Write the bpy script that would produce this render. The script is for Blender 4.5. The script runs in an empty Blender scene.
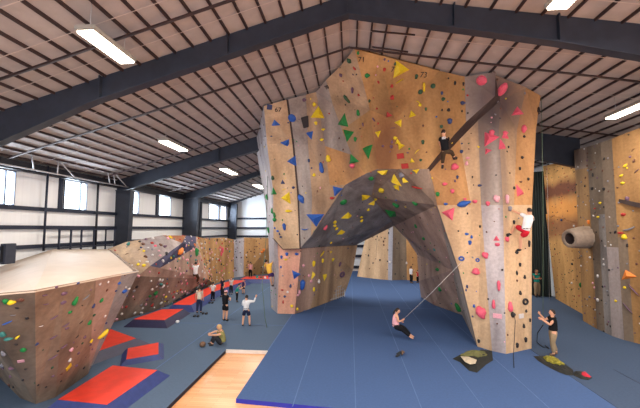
import bpy, bmesh, math, random
from math import radians as R, sin, cos, tan, pi
from mathutils import Vector, Matrix
from mathutils.bvhtree import BVHTree
random.seed(7)
scn = bpy.context.scene
COL = scn.collection
for coll in (bpy.data.objects,):
    for o in list(coll): bpy.data.objects.remove(o)

# ------------------------------------------------------------------ camera
F = 345.0; YAW = R(5.0); PITCH = R(4.06); CAM = Vector((0, 0, 5.0))
fwd = Vector((-sin(YAW)*cos(PITCH), cos(YAW)*cos(PITCH), sin(PITCH)))
rgt = Vector((cos(YAW), sin(YAW), 0)); upv = rgt.cross(fwd)
cd = bpy.data.cameras.new('camera'); cam = bpy.data.objects.new('camera', cd); COL.objects.link(cam)
cd.sensor_width = 36; cd.sensor_fit = 'HORIZONTAL'; cd.lens = 36*F/640; cd.clip_end = 300
cam.matrix_world = Matrix((
    (rgt.x, upv.x, -fwd.x, CAM.x), (rgt.y, upv.y, -fwd.y, CAM.y), (rgt.z, upv.z, -fwd.z, CAM.z), (0, 0, 0, 1)))
scn.camera = cam

def ray(px, py):
    return (fwd*F + rgt*(px-320) + upv*(204-py)).normalized()
def atY(px, py, Y):
    r = ray(px, py); return CAM + r*(Y/r.y)
def atX(px, py, X):
    r = ray(px, py); return CAM + r*(X/r.x)
def atZ(px, py, z):
    r = ray(px, py); return CAM + r*((z-CAM.z)/r.z)
def fl(px, py): return atZ(px, py, 0.0)
ZR = 12.44; SL = 0.29; SR = 0.17; W = 15.0
def ceilz(x): return ZR - (SL*-x if x < 0 else SR*x)
def onC(px, py, m=0.06):
    r = ray(px, py)
    s = SL if r.x < 0 else -SR
    t = (ZR-m-CAM.z)/(r.z - s*r.x)
    return CAM + r*t
def onV(px, py, P):
    """point of the ray in the vertical plane through P facing the camera"""
    h = Vector((P.x, P.y, 0)); n = h.normalized(); r = ray(px, py)
    return CAM + r*(h.length/(r.x*n.x+r.y*n.y))

# ------------------------------------------------------------------ materials
def lin(c): return tuple(((v/255)/12.92 if v/255 <= .04045 else (((v/255)+.055)/1.055)**2.4) for v in c)
MATS = {}
def mat(name, rgb, rough=.6, metal=0, var=.12, scale=6.0, bump=.0, spec=.4, stretch=(1, 1, 1), rgb2=None, detail=4, lo=.35, hi=.65):
    if name in MATS: return MATS[name]
    m = bpy.data.materials.new(name); m.use_nodes = True; MATS[name] = m
    nt = m.node_tree; n = nt.nodes; L = nt.links; b = n['Principled BSDF']
    c = lin(rgb); b.inputs['Roughness'].default_value = rough; b.inputs['Metallic'].default_value = metal
    b.inputs['Specular IOR Level'].default_value = spec
    tc = n.new('ShaderNodeTexCoord'); mp = n.new('ShaderNodeMapping'); mp.inputs['Scale'].default_value = stretch
    nz = n.new('ShaderNodeTexNoise'); nz.inputs['Scale'].default_value = scale; nz.inputs['Detail'].default_value = detail
    L.new(tc.outputs['Object'], mp.inputs['Vector']); L.new(mp.outputs[0], nz.inputs['Vector'])
    cr = n.new('ShaderNodeValToRGB')
    c2 = lin(rgb2) if rgb2 else tuple(v*(1-var*2) for v in c)
    cr.color_ramp.elements[0].position = lo; cr.color_ramp.elements[0].color = (*c2, 1)
    cr.color_ramp.elements[1].position = hi; cr.color_ramp.elements[1].color = (*c, 1)
    L.new(nz.outputs['Fac'], cr.inputs['Fac']); L.new(cr.outputs[0], b.inputs['Base Color'])
    if bump:
        bp = n.new('ShaderNodeBump'); bp.inputs['Strength'].default_value = bump; bp.inputs['Distance'].default_value = .02
        L.new(nz.outputs['Fac'], bp.inputs['Height']); L.new(bp.outputs[0], b.inputs['Normal'])
    return m

def plywood(name, a, b_, streak=.5, c=None, stains=()):
    """stained, hand-trowelled climbing wall skin: vertical streaks, cloudy stain, fine grain"""
    if name in MATS: return MATS[name]
    m = bpy.data.materials.new(name); m.use_nodes = True; MATS[name] = m
    nt = m.node_tree; n = nt.nodes; L = nt.links; bs = n['Principled BSDF']
    bs.inputs['Roughness'].default_value = .75; bs.inputs['Specular IOR Level'].default_value = .2
    tc = n.new('ShaderNodeTexCoord')
    def noise(sc, det, st):
        mp = n.new('ShaderNodeMapping'); mp.inputs['Scale'].default_value = st
        z = n.new('ShaderNodeTexNoise'); z.inputs['Scale'].default_value = sc; z.inputs['Detail'].default_value = det
        L.new(tc.outputs['Object'], mp.inputs['Vector']); L.new(mp.outputs[0], z.inputs['Vector']); return z.outputs['Fac']
    s1 = noise(1.3, 4, (1, 1, .10)); s2 = noise(.45, 5, (1, 1, .6)); s3 = noise(9, 6, (1, 1, 1))
    def ramp(x, p0, p1, c0, c1):
        r = n.new('ShaderNodeValToRGB'); r.color_ramp.elements[0].position = p0; r.color_ramp.elements[1].position = p1
        r.color_ramp.elements[0].color = (*c0, 1); r.color_ramp.elements[1].color = (*c1, 1); L.new(x, r.inputs[0]); return r.outputs[0]
    def mix(f, x, y, mode='MIX'):
        k = n.new('ShaderNodeMix'); k.data_type = 'RGBA'; k.blend_type = mode
        if isinstance(f, float): k.inputs[0].default_value = f
        else: L.new(f, k.inputs[0])
        L.new(x, k.inputs[6]); L.new(y, k.inputs[7]); return k.outputs[2]
    A = lin(a); B = lin(b_); Cc = lin(c) if c else tuple((x+y)/2 for x, y in zip(A, B))
    base = ramp(s1, .38, .62, B, A)
    cloud = ramp(s2, .35, .65, Cc, A)
    o = mix(1-streak, base, cloud)
    g = ramp(s3, .3, .7, (.82,)*3, (1.08,)*3)
    o = mix(.8, o, g, 'MULTIPLY')
    s4 = noise(.9, 6, (1, 1, .22)); o = mix(1.0, o, ramp(s4, .30, .62, (.60, .56, .54), (1.08, 1.07, 1.06)), 'MULTIPLY')
    for cen, rx, rz, col, st in stains:
        vm = n.new('ShaderNodeMapping'); vm.inputs['Location'].default_value = (-cen.x/rx, 0, -cen.z/rz); vm.inputs['Scale'].default_value = (1/rx, 0, 1/rz)
        L.new(tc.outputs['Object'], vm.inputs['Vector'])
        ln = n.new('ShaderNodeVectorMath'); ln.operation = 'LENGTH'; L.new(vm.outputs[0], ln.inputs[0])
        ad = n.new('ShaderNodeMath'); ad.operation = 'MULTIPLY_ADD'; L.new(s4, ad.inputs[0]); ad.inputs[1].default_value = -1.6; ad.inputs[2].default_value = .8
        sm = n.new('ShaderNodeMath'); sm.operation = 'ADD'; L.new(ad.outputs[0], sm.inputs[0]); L.new(ln.outputs['Value'], sm.inputs[1])
        mr = n.new('ShaderNodeMapRange'); mr.inputs[1].default_value = .35; mr.inputs[2].default_value = 1.15; mr.inputs[3].default_value = st; mr.inputs[4].default_value = 0; L.new(sm.outputs[0], mr.inputs[0])
        rgb = n.new('ShaderNodeRGB'); rgb.outputs[0].default_value = (*lin(col), 1)
        o = mix(mr.outputs[0], o, rgb.outputs[0])
    L.new(o, bs.inputs['Base Color'])
    bp = n.new('ShaderNodeBump'); bp.inputs['Strength'].default_value = .35; bp.inputs['Distance'].default_value = .03
    L.new(s3, bp.inputs['Height']); L.new(bp.outputs[0], bs.inputs['Normal'])
    return m

def emis(name, rgb, s):
    m = bpy.data.materials.new(name); m.use_nodes = True; b = m.node_tree.nodes['Principled BSDF']
    b.inputs['Base Color'].default_value = (.8, .8, .8, 1)
    b.inputs['Emission Color'].default_value = (*lin(rgb), 1); b.inputs['Emission Strength'].default_value = s; MATS[name] = m; return m

M = {}
M['steel'] = mat('painted_steel', (50, 55, 68), .45, .2, .1, 3, spec=.5)
M['steel_dk'] = mat('dark_steel', (36, 36, 44), .5, .2, .1, 3)
M['purlin'] = mat('purlin_paint', (58, 42, 42), .6, .0, .1, 3)
M['pipe'] = mat('pipe_paint', (58, 38, 36), .5, .0, .1, 3)
M['strap'] = mat('strap', (205, 190, 182), .6, .0, .08, 3)
M['insul'] = mat('insulation', (184, 174, 170), .6, 0, .07, 2.2, bump=.9, spec=.25, detail=6)
M['white_wall'] = mat('metal_wall', (246, 247, 250), .55, 0, .02, 1.5, bump=.05, stretch=(1, 6, .1))
M['girt'] = mat('girt_paint', (44, 50, 68), .5, .2, .1, 3)
M['rod'] = mat('rod_paint', (190, 188, 190), .5, .2, .06, 3)
M['tan'] = plywood('tan_plywood', (218, 186, 150), (192, 158, 126), .5, (206, 172, 136))
M['tan_or'] = plywood('orange_plywood', (206, 158, 106), (176, 126, 82), .5, (190, 142, 92))
M['tan_gy'] = plywood('greyish_plywood', (198, 170, 140), (150, 132, 120), .6, (176, 152, 130))
M['grey'] = plywood('grey_plywood', (176, 166, 166), (134, 122, 122), .6, (160, 146, 142))
M['greyblue'] = plywood('blue_grey_plywood', (188, 188, 198), (148, 146, 158), .6, (166, 166, 178))
M['brown'] = plywood('brown_plywood', (188, 158, 140), (150, 124, 114), .4, (166, 138, 128))
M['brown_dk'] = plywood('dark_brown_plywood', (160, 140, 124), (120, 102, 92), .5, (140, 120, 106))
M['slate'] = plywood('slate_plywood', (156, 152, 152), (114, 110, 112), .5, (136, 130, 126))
M['redbrown'] = plywood('red_brown_plywood', (156, 104, 74), (120, 82, 62), .5, (160, 92, 60))
M['pink'] = plywood('pinkish_plywood', (226, 178, 150), (205, 140, 125), .4, (216, 160, 138))
M['charcoal'] = plywood('charcoal_plywood', (84, 70, 66), (58, 48, 48), .5, (64, 54, 56))  # dark skin; below the arch ledge and lips it is painted shadow
M['ochre'] = plywood('ochre_plywood', (196, 156, 108), (160, 122, 84), .5, (176, 138, 94))
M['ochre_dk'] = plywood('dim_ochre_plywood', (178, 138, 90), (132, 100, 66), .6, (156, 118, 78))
M['boulder'] = plywood('boulder_plywood', (170, 146, 124), (126, 104, 90), .6, (146, 122, 104))
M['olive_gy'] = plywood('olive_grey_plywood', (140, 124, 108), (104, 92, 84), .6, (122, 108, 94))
M['deck'] = mat('deck_ply', (198, 178, 160), .6, 0, .04, 2)
M['mat_blue'] = mat('carpet_blue', (70, 94, 138), .9, 0, .05, 14, bump=.15, spec=.15)
M['mat_grey'] = mat('carpet_grey_blue', (84, 102, 126), .9, 0, .05, 14, bump=.15, spec=.15)
M['mat_navy'] = mat('carpet_slate', (68, 84, 110), .9, 0, .06, 14, bump=.15, spec=.15)
M['seam'] = mat('seam_tape', (84, 112, 160), .8, 0, .08, 5)
M['royal'] = mat('vinyl_royal', (34, 44, 158), .5, 0, .06, 5)
M['edge_dk'] = mat('edge_dark', (30, 32, 52), .7, 0, .08, 5)
M['edge_white'] = mat('edge_white', (220, 212, 204), .6, 0, .05, 5)
M['red_vinyl'] = mat('vinyl_red', (226, 62, 44), .5, 0, .07, 3, bump=.05)
M['skirt'] = mat('vinyl_navy', (52, 66, 122), .5, 0, .1, 6, bump=.1)
M['skirt_dk'] = mat('vinyl_dark_navy', (48, 46, 78), .5, 0, .1, 6, bump=.1)
M['black'] = mat('black_plastic', (24, 24, 28), .5, 0, .1, 5)
M['boxgrey'] = mat('box_dark_grey', (52, 56, 70), .6, 0, .08, 5)
M['barrel'] = plywood('barrel_shell', (176, 158, 142), (140, 124, 112), .4)
M['curtain'] = mat('curtain_dark_green', (34, 44, 44), .8, 0, .2, 3, bump=.4, stretch=(4, 4, .1))
# maple floor: planks along X
def woodfloor():
    m = bpy.data.materials.new('maple_planks'); m.use_nodes = True; nt = m.node_tree; n = nt.nodes; L = nt.links; b = n['Principled BSDF']
    tc = n.new('ShaderNodeTexCoord'); br = n.new('ShaderNodeTexBrick')
    br.inputs['Scale'].default_value = 1.0; br.inputs['Brick Width'].default_value = 1.6; br.inputs['Row Height'].default_value = .11
    br.inputs['Mortar Size'].default_value = .004; br.inputs['Color1'].default_value = (*lin((236, 178, 128)), 1)
    br.inputs['Color2'].default_value = (*lin((216, 154, 104)), 1); br.inputs['Mortar'].default_value = (*lin((170, 112, 72)), 1)
    L.new(tc.outputs['Object'], br.inputs['Vector']); L.new(br.outputs['Color'], b.inputs['Base Color'])
    b.inputs['Roughness'].default_value = .28; return m
M['wood'] = woodfloor()
HC = {'b': ('hold_blue', (44, 92, 176)), 'B': ('hold_navy', (52, 66, 110)), 'y': ('hold_yellow', (236, 204, 40)), 'g': ('hold_green', (30, 128, 62)),
      'G': ('hold_dark_green', (50, 84, 58)), 'r': ('hold_red', (176, 48, 44)), 'p': ('hold_pink', (226, 92, 116)), 'P': ('hold_pale_pink', (228, 164, 176)),
      'k': ('hold_black', (40, 36, 38)), 'w': ('hold_white', (214, 206, 204)), 'm': ('hold_mauve', (112, 82, 104)), 'o': ('hold_orange', (236, 132, 50)),
      't': ('hold_teal', (60, 128, 122)), 'n': ('hold_brown', (104, 66, 52)), 's': ('hold_grey', (132, 130, 138))}
HW = {'b': 'blue', 'B': 'navy', 'y': 'yellow', 'g': 'green', 'G': 'dark green', 'r': 'red', 'p': 'pink', 'P': 'pale pink', 'k': 'black', 'w': 'white',
      'm': 'mauve', 'o': 'orange', 't': 'teal', 'n': 'brown', 's': 'grey'}
HM = {k: mat(v[0], v[1], .55, 0, .08, 8) for k, v in HC.items()}

# ------------------------------------------------------------------ object helpers
def link(o, parent=None):
    COL.objects.link(o)
    if parent is not None: o.parent = parent
    return o
def tag(o, label=None, cat=None, group=None, kind=None):
    if label: o['label'] = label
    if cat: o['category'] = cat
    if group: o['group'] = group
    if kind: o['kind'] = kind
    return o
def empty(name, loc=(0, 0, 0), rz=0, label=None, cat=None, group=None):
    o = bpy.data.objects.new(name, None); o.location = loc; o.rotation_euler = (0, 0, rz); o.empty_display_size = .2
    link(o); return tag(o, label, cat, group)
def mesh(name, bm, m, parent=None, smooth=False):
    me = bpy.data.meshes.new(name); bm.normal_update(); bm.to_mesh(me); bm.free()
    for x in (m if isinstance(m, (list, tuple)) else [m]): me.materials.append(x)
    if smooth:
        for p in me.polygons: p.use_smooth = True
    o = bpy.data.objects.new(name, me); link(o, parent)
    if parent is not None: o.matrix_parent_inverse = Matrix.Translation(-Vector(parent.location)) if parent.rotation_euler.z == 0 else Matrix()
    return o
def bx(bm, a, b, mi=0):
    v = [bm.verts.new((x, y, z)) for x in (a[0], b[0]) for y in (a[1], b[1]) for z in (a[2], b[2])]
    for f in ((0, 1, 3, 2), (4, 6, 7, 5), (0, 4, 5, 1), (2, 3, 7, 6), (0, 2, 6, 4), (1, 5, 7, 3)):
        q = bm.faces.new([v[i] for i in f]); q.material_index = mi
    return v
def box(name, a, b, m, parent=None, bevel=0):
    bm = bmesh.new(); bx(bm, [min(p, q) for p, q in zip(a, b)], [max(p, q) for p, q in zip(a, b)])
    bmesh.ops.recalc_face_normals(bm, faces=bm.faces)
    if bevel: bmesh.ops.bevel(bm, geom=bm.edges[:], offset=bevel, segments=2, affect='EDGES')
    return mesh(name, bm, m, parent)
def tube(bm, pts, r, n=8, cap=True):
    pts = [Vector(p) for p in pts]; rs = r if isinstance(r, (list, tuple)) else [r]*len(pts)
    rings = []; ref = None
    for i, p in enumerate(pts):
        d = (pts[min(i+1, len(pts)-1)]-pts[max(i-1, 0)]).normalized()
        if ref is None: ref = Vector((0, 0, 1)) if abs(d.z) < .9 else Vector((1, 0, 0))
        u = (ref - d*ref.dot(d)).normalized(); v = d.cross(u); ref = u
        rings.append([bm.verts.new(p+(u*cos(2*pi*k/n)+v*sin(2*pi*k/n))*rs[i]) for k in range(n)])
    for a, b in zip(rings, rings[1:]):
        for k in range(n): bm.faces.new((a[k], a[(k+1) % n], b[(k+1) % n], b[k]))
    if cap: bm.faces.new(rings[0][::-1]); bm.faces.new(rings[-1])
def rod(name, pts, r, m, parent=None, n=8):
    bm = bmesh.new(); tube(bm, pts, r, n); return mesh(name, bm, m, parent, True)
def slab(name, polys, thick, m, parent=None):
    """faceted skin with thickness. polys: list of point lists, wound any way; faces turned to the camera"""
    bm = bmesh.new(); cache = {}
    def vv(p):
        k = (round(p.x, 4), round(p.y, 4), round(p.z, 4))
        if k not in cache: cache[k] = bm.verts.new(p)
        return cache[k]
    for pl in polys:
        bm.faces.new([vv(p) for p in pl])
    bmesh.ops.triangulate(bm, faces=bm.faces[:])
    bmesh.ops.recalc_face_normals(bm, faces=bm.faces[:])
    bm.normal_update()
    s = sum(f.calc_area()*f.normal.dot((CAM-f.calc_center_median()).normalized()) for f in bm.faces)
    if s < 0: bmesh.ops.reverse_faces(bm, faces=bm.faces[:])
    bm.normal_update()
    tris = [[v.co.copy() for v in f.verts] for f in bm.faces]
    av = Vector((0, 0, 0))
    for f in bm.faces: av += f.normal*f.calc_area()
    av.normalize()
    fs = bm.faces[:]; vs = bm.verts[:]; bnd = [e for e in bm.edges if len(e.link_faces) == 1]
    back = {v: bm.verts.new(v.co-av*thick) for v in vs}
    for f in fs: bm.faces.new([back[v] for v in reversed(f.verts)])
    for e in bnd:
        lf = e.link_faces[0] if e.link_faces[0] in fs else e.link_faces[-1]
        a, b = e.verts
        ls = [v for v in lf.verts]; i = ls.index(a)
        if ls[(i+1) % len(ls)] is not b: a, b = b, a
        try: bm.faces.new((b, a, back[a], back[b]))
        except ValueError: pass
    bmesh.ops.recalc_face_normals(bm, faces=bm.faces[:])
    return mesh(name, bm, m, parent), tris

# ------------------------------------------------------------------ room shell
def struct(o): o['kind'] = 'structure'; return o
YB, YF = -9.0, 42.0
FT = -.13
struct(box('floor', (-W, YB, FT-.2), (W, YF, FT), M['wood']))
bm = bmesh.new()   # ceiling: two insulated slopes with thickness
for (x0, x1) in ((-W-.3, 0), (0, W+.3)):
    t = [Vector((x, y, ceilz(x))) for x, y in ((x0, YB), (x1, YB), (x1, YF), (x0, YF))]
    a = [bm.verts.new(p) for p in t]; b = [bm.verts.new(p+Vector((0, 0, .25))) for p in t]
    bm.faces.new(a[::-1]); bm.faces.new(b)
    for i in range(4): bm.faces.new((a[i], a[(i+1) % 4], b[(i+1) % 4], b[i]))
bmesh.ops.recalc_face_normals(bm, faces=bm.faces)
struct(mesh('ceiling', bm, M['insul']))
# windows on the left wall, Y ranges from the picture
def wy(px, py): return atX(px, py, -W).y
Z0, Z1 = 6.02, 7.56
wins = []
for (p0, p1) in ((-22, 13.5), (63, 86), (132, 138.5), (158.6, 170.5), (209, 218.5), (220.5, 226)):
    wins.append((wy(p0, 200), wy(p1, 200)))
bm = bmesh.new(); TH = .25
bx(bm, (-W-TH, YB, FT), (-W, YF, Z0)); bx(bm, (-W-TH, YB, Z1), (-W, YF, ceilz(-W)+.1))
ys = [YB]+[v for w in wins for v in w]+[YF]
for i in range(0, len(ys), 2): bx(bm, (-W-TH, ys[i], Z0), (-W, ys[i+1], Z1))
struct(mesh('wall_left', bm, M['white_wall']))
gm = bpy.data.materials.new('window_glass'); gm.use_nodes = True
nt = gm.node_tree; nt.nodes.clear(); o_ = nt.nodes.new('ShaderNodeOutputMaterial'); t_ = nt.nodes.new('ShaderNodeBsdfTransparent'); g_ = nt.nodes.new('ShaderNodeBsdfGlossy'); x_ = nt.nodes.new('ShaderNodeMixShader')
g_.inputs['Roughness'].default_value = .02; x_.inputs[0].default_value = .06
nt.links.new(t_.outputs[0], x_.inputs[1]); nt.links.new(g_.outputs[0], x_.inputs[2]); nt.links.new(x_.outputs[0], o_.inputs[0])
for i, (a, b) in enumerate(wins):
    bm = bmesh.new(); w = .035
    bx(bm, (-W-.08, a, Z0), (-W+.06, b, Z0+w)); bx(bm, (-W-.08, a, Z1-w), (-W+.06, b, Z1))
    bx(bm, (-W-.08, a, Z0), (-W+.06, a+w, Z1)); bx(bm, (-W-.08, b-w, Z0), (-W+.06, b, Z1))
    if b-a > 1.2: bx(bm, (-W-.06, b-.45, Z0), (-W+.02, b-.39, Z1))
    f = struct(mesh('window_%d' % (i+1), bm, M['girt']))
    box('window_pane', (-W-.05, a+w, Z0+w), (-W-.04, b-w, Z1-w), gm, f)
struct(box('wall_right', (W, YB, FT), (W+.25, YF, ceilz(W)+.1), M['white_wall']))
def gable(name, y0, y1):
    bm = bmesh.new(); a = []; b = []
    for x, z in ((-W, FT), (W, FT), (W, ceilz(W)), (0, ZR), (-W, ceilz(-W))):
        a.append(bm.verts.new((x, y0, z))); b.append(bm.verts.new((x, y1, z)))
    bm.faces.new(a); bm.faces.new(b[::-1])
    for i in range(5): bm.faces.new((a[i], a[(i+1) % 5], b[(i+1) % 5], b[i]))
    bmesh.ops.recalc_face_normals(bm, faces=bm.faces); return struct(mesh(name, bm, M['white_wall']))
gable('wall_far', YF, YF+.25); gable('wall_back', YB-.25, YB)

# girts (horizontal rails) on left and far walls
for z, s in ((5.05, 'at eye height'), (4.15, 'lowest rail just above the boulder'), (5.93, 'directly under the windows')):
    tag(box('wall_girt', (-W, YB, z-.09), (-W+.2, YF-.4, z+.09), M['girt']), 'dark horizontal steel rail on white left wall, '+s, 'wall rail')
for py, s in ((228, 'at mid height between two other rails'), (218.5, 'uppermost of the far rails'), (236.3, 'just above the tan climbing wall'), (256, 'low, glimpsed through the arch opening'), (267, 'lowest, glimpsed through the arch opening'), (246, 'upper, glimpsed through the arch opening')):
    low = py in (256, 267, 246)
    z = atY(360 if low else 250, py, YF).z; hh = .16 if low else .11
    xa, xb = (-.5, 6) if low else (-W+.5, -.7)
    tag(box('wall_girt', (xa, YF-.2, z-hh), (xb, YF, z+hh), M['girt']), 'dark steel rail on the white far end wall, '+s, 'wall rail')

# purlins, straps, pipes
def along(x0, x1, y0, y1, drop, h):
    """box following the slope between x0,x1"""
    bm = bmesh.new(); v = []
    for x, y in ((x0, y0), (x1, y0), (x1, y1), (x0, y1)):
        v.append(Vector((x, y, ceilz((x0+x1)/2 if abs(x1-x0) < .2 else x)-drop)))
    a = [bm.verts.new(p) for p in v]; b = [bm.verts.new(p-Vector((0, 0, h))) for p in v]
    bm.faces.new(a); bm.faces.new(b[::-1])
    for i in range(4): bm.faces.new((a[i], b[i], b[(i+1) % 4], a[(i+1) % 4]))
    bmesh.ops.recalc_face_normals(bm, faces=bm.faces); return bm
x = -.28
while x > -W+.2:
    tag(mesh('roof_purlin', along(x-.03, x+.03, YB, YF, 0, .085), M['purlin']), 'dark brown steel purlin running lengthwise under the left slope of the roof', 'roof purlin', 'purlins under the left roof slope'); x -= .60
x = .3; k = 0
while x < W-.2:
    tag(mesh('roof_purlin', along(x-.03, x+.03, YB, YF, 0, .085), M['purlin']), 'dark brown steel purlin running lengthwise under the right slope of the roof', 'roof purlin', 'purlins under the right roof slope'); x += .52 if k < 2 else .74; k += 1
y = 1.5
while y < YF:
    if min(abs(y-q) for q in (10.5, 20.8, 29.7, 41.2)) < .25: y += .4
    tag(mesh('insulation_strap', along(-W, 0, y-.012, y+.012, .087, .006), M['strap']), 'thin pale strap holding insulation, crossing purlins under left roof slope', 'strap', 'insulation straps under the left roof slope')
    tag(mesh('insulation_strap', along(0, W, y-.012, y+.012, .087, .006), M['strap']), 'thin pale strap holding insulation, crossing purlins under right roof slope', 'strap', 'insulation straps under the right roof slope')
    y += 1.35
for Y, s in ((8.8, 'in front of the nearest beam'), (13.3, 'just over the arch wall top'), (19.0, 'just before the second roof beam'), (26.5, 'between the second and third roof beams')):
    d = .26
    o = rod('ceiling_pipe', [(-W+.5, Y, ceilz(-W+.5)-d), (0, Y, ZR-d), (W-.4, Y, ceilz(W-.4)-d)], .045, M['pipe'])
    tag(o, 'dark brown pipe crossing under the roof purlins, '+s, 'pipe')
for (pa, pb, Y) in (((372, 31), (415, 35), 0), ((372, 47), (408, 52), 0)):
    a = onC(*pa, .24); b = onC(*pb, .24)
    tag(rod('ceiling_pipe', [a, b], .035, M['pipe']), 'short dark brown bar under the purlins just right of the ridge, '+('nearer the big beam' if pa[1] == 31 else 'nearer the wall top'), 'pipe')

# rigid steel frames
def frame(Y, left, right, cols, desc, th=.16):
    e = empty('roof_beam', (0, Y, 0), 0, desc, 'roof beam')
    def rafter(bot):
        bm = bmesh.new(); top = [Vector((p.x, Y, ceilz(p.x)-.02)) for p in bot]
        for s, y in ((0, Y-th/2), (1, Y+th/2)):
            pass
        A = []; B = []
        for y in (Y-.02, Y+.02):
            A.append([bm.verts.new((p.x, y, p.z)) for p in top]); B.append([bm.verts.new((p.x, y, p.z)) for p in bot])
        n = len(bot)
        for i in range(n-1):
            bm.faces.new((A[0][i], A[0][i+1], B[0][i+1], B[0][i])); bm.faces.new((A[1][i+1], A[1][i], B[1][i], B[1][i+1]))
            bm.faces.new((A[0][i], A[1][i], A[1][i+1], A[0][i+1])); bm.faces.new((B[0][i+1], B[1][i+1], B[1][i], B[0][i]))
        for i in (0, n-1): bm.faces.new((A[0][i], B[0][i], B[1][i], A[1][i]))
        bmesh.ops.recalc_face_normals(bm, faces=bm.faces); mesh('rafter', bm, M['steel'], e)
        bm = bmesh.new()
        for i in range(n-1):
            a, b = bot[i], bot[i+1]; c = []
            for p in (a, b):
                for y in (Y-th, Y+th):
                    for dz in (0, .05): c.append(bm.verts.new((p.x, y, p.z-dz)))
            for f in ((0, 1, 3, 2), (4, 6, 7, 5), (0, 4, 5, 1), (2, 3, 7, 6), (0, 2, 6, 4), (1, 5, 7, 3)): bm.faces.new([c[j] for j in f])
        bmesh.ops.recalc_face_normals(bm, faces=bm.faces); mesh('bottom_flange', bm, M['steel'], e)
        return bot
    for bot in (left, right):
        if bot: rafter(bot)
    def zb(x, bot):
        for a, b in zip(bot, bot[1:]):
            if min(a.x, b.x) <= x <= max(a.x, b.x): return a.z+(b.z-a.z)*(x-a.x)/(b.x-a.x)
        return bot[-1].z
    for bot, xs in ((left, (-.06, -3.9, -8.2)), (right, (3.2, 6.2, 9.6))):
        if not bot: continue
        for x in xs:
            if bot[0].x > x > bot[-1].x or bot[0].x < x < bot[-1].x:
                box('stiffener', (x-.02, Y-th, zb(x, bot)), (x+.02, Y+th, ceilz(x)-.03), M['steel'], e)
    for (xo, xb, xt, zt) in cols:
        bm = bmesh.new(); s = []
        for y in (Y-.03, Y+.03):
            s.append([bm.verts.new(p) for p in ((xo, y, FT), (xb, y, FT), (xt, y, zt), (xo, y, zt))])
        bm.faces.new(s[0]); bm.faces.new(s[1][::-1])
        for i in range(4): bm.faces.new((s[0][i], s[0][(i+1) % 4], s[1][(i+1) % 4], s[1][i]))
        bmesh.ops.recalc_face_normals(bm, faces=bm.faces); mesh('column', bm, M['steel'], e)
        for (a, b) in ((xb, xt),):
            bm = bmesh.new(); c = []
            for x, z in ((a, FT), (b, zt)):
                for dx in (0, .05):
                    for y in (Y-th-.05, Y+th+.05): c.append(bm.verts.new((x+dx*(1 if xo < 0 else -1), y, z)))
            for f in ((0, 1, 3, 2), (4, 6, 7, 5), (0, 4, 5, 1), (2, 3, 7, 6), (0, 2, 6, 4), (1, 5, 7, 3)): bm.faces.new([c[j] for j in f])
            bmesh.ops.recalc_face_normals(bm, faces=bm.faces); mesh('column_flange', bm, M['steel'], e)
    return e
Y1, Y2, Y3, Y4 = 10.5, 20.8, 29.7, 41.2
L1 = [atY(346, 15, Y1), atY(234, 54, Y1), atY(97, 101, Y1), atY(0, 143, Y1), atY(-55, 168, Y1)]
R1 = [atY(346, 15, Y1), atY(470, 31, Y1), atY(555, 42.5, Y1), atY(640, 57, Y1), atY(760, 80, Y1)]
L1[0].x = R1[0].x = 0
frame(Y1, L1, R1, [(-W+.05, -W+.9, -W+1.3, L1[-1].z)], 'huge dark grey steel roof beam nearest the camera, spanning the full width')
L2 = [atY(348, 125, Y2), atY(265, 148, Y2), atY(200, 167, Y2), atY(132, 188, Y2)]
R2 = [atY(348, 125, Y2), atY(450, 139, Y2), atY(545, 160, Y2), atY(581, 168, Y2)]
L2[0].x = R2[0].x = 0; xl = atY(132, 188, Y2).x; xr = R2[-1].x
L2.append(Vector((-W+.1, Y2, L2[-1].z-.15)))
frame(Y2, L2, R2, [(-W+.05, atY(127, 240, Y2).x, atY(132, 188, Y2).x, L2[-1].z), (W-.05, W-1.0, W-1.3, R2[-1].z)], 'dark steel roof beam and tapered column second from the camera')
L3 = [atY(350, 160, Y3), atY(262, 174, Y3), atY(202, 197, Y3)]; L3[0].x = 0
L3.append(Vector((-W+.1, Y3, L3[-1].z-.1)))
frame(Y3, L3, [Vector((0, Y3, L3[0].z)), Vector((W-.1, Y3, ceilz(W)-1.4))], [(-W+.05, atY(194, 240, Y3).x, atY(199, 197, Y3).x, L3[-1].z)], 'dark steel roof beam and tapered column third from the camera')
L4 = [atY(350, 186, Y4), atY(262, 192, Y4), atY(235, 203, Y4)]; L4[0].x = 0
L4.append(Vector((-W+.1, Y4, L4[-1].z-.1)))
frame(Y4, L4, None, [(-W+.05, atY(235, 240, Y4).x, atY(237, 205, Y4).x, L4[-1].z)], 'farthest dark steel beam and column at the far end wall')
# round post beside 3rd column, post on the left wall
tag(rod('wall_post', [atX(200.5, 200, -W+.35).to_2d().to_3d()+Vector((0, 0, FT)), atX(200.5, 200, -W+.35).to_2d().to_3d()+Vector((0, 0, 7.6))], .2, M['steel']), 'slim dark steel post standing beside the third tapered column', 'post')
p = atX(46.3, 200, -W+.3); tag(rod('wall_post', [(p.x, p.y, atX(44.2, 251, -W+.3).z), (p.x, p.y, 8.05)], .05, M['girt']), 'thin dark vertical pipe on the white left wall between the first two windows', 'post')
p = atX(97.5, 200, -W+.3); tag(rod('wall_post', [(p.x, p.y, 3.6), (p.x, p.y, 7.7)], .06, M['steel_dk']), 'dark vertical post at the left wall just before the second column', 'post')
for pa, s in ((61, 'left of the second window'), (157.5, 'left of the fourth window')):
    p = atX(pa, 200, -W+.1)
    tag(box('wall_post', (-W, p.y-.09, 5.95), (-W+.12, p.y+.09, 7.6), M['girt']), 'dark vertical window jamb post, '+s, 'post')
tag(box('eave_beam', (-W, YB, 7.60), (-W+.3, YF-.5, 8.02), M['steel_dk']), 'long dark eave beam along the top of the left wall above the windows', 'beam')
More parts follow.
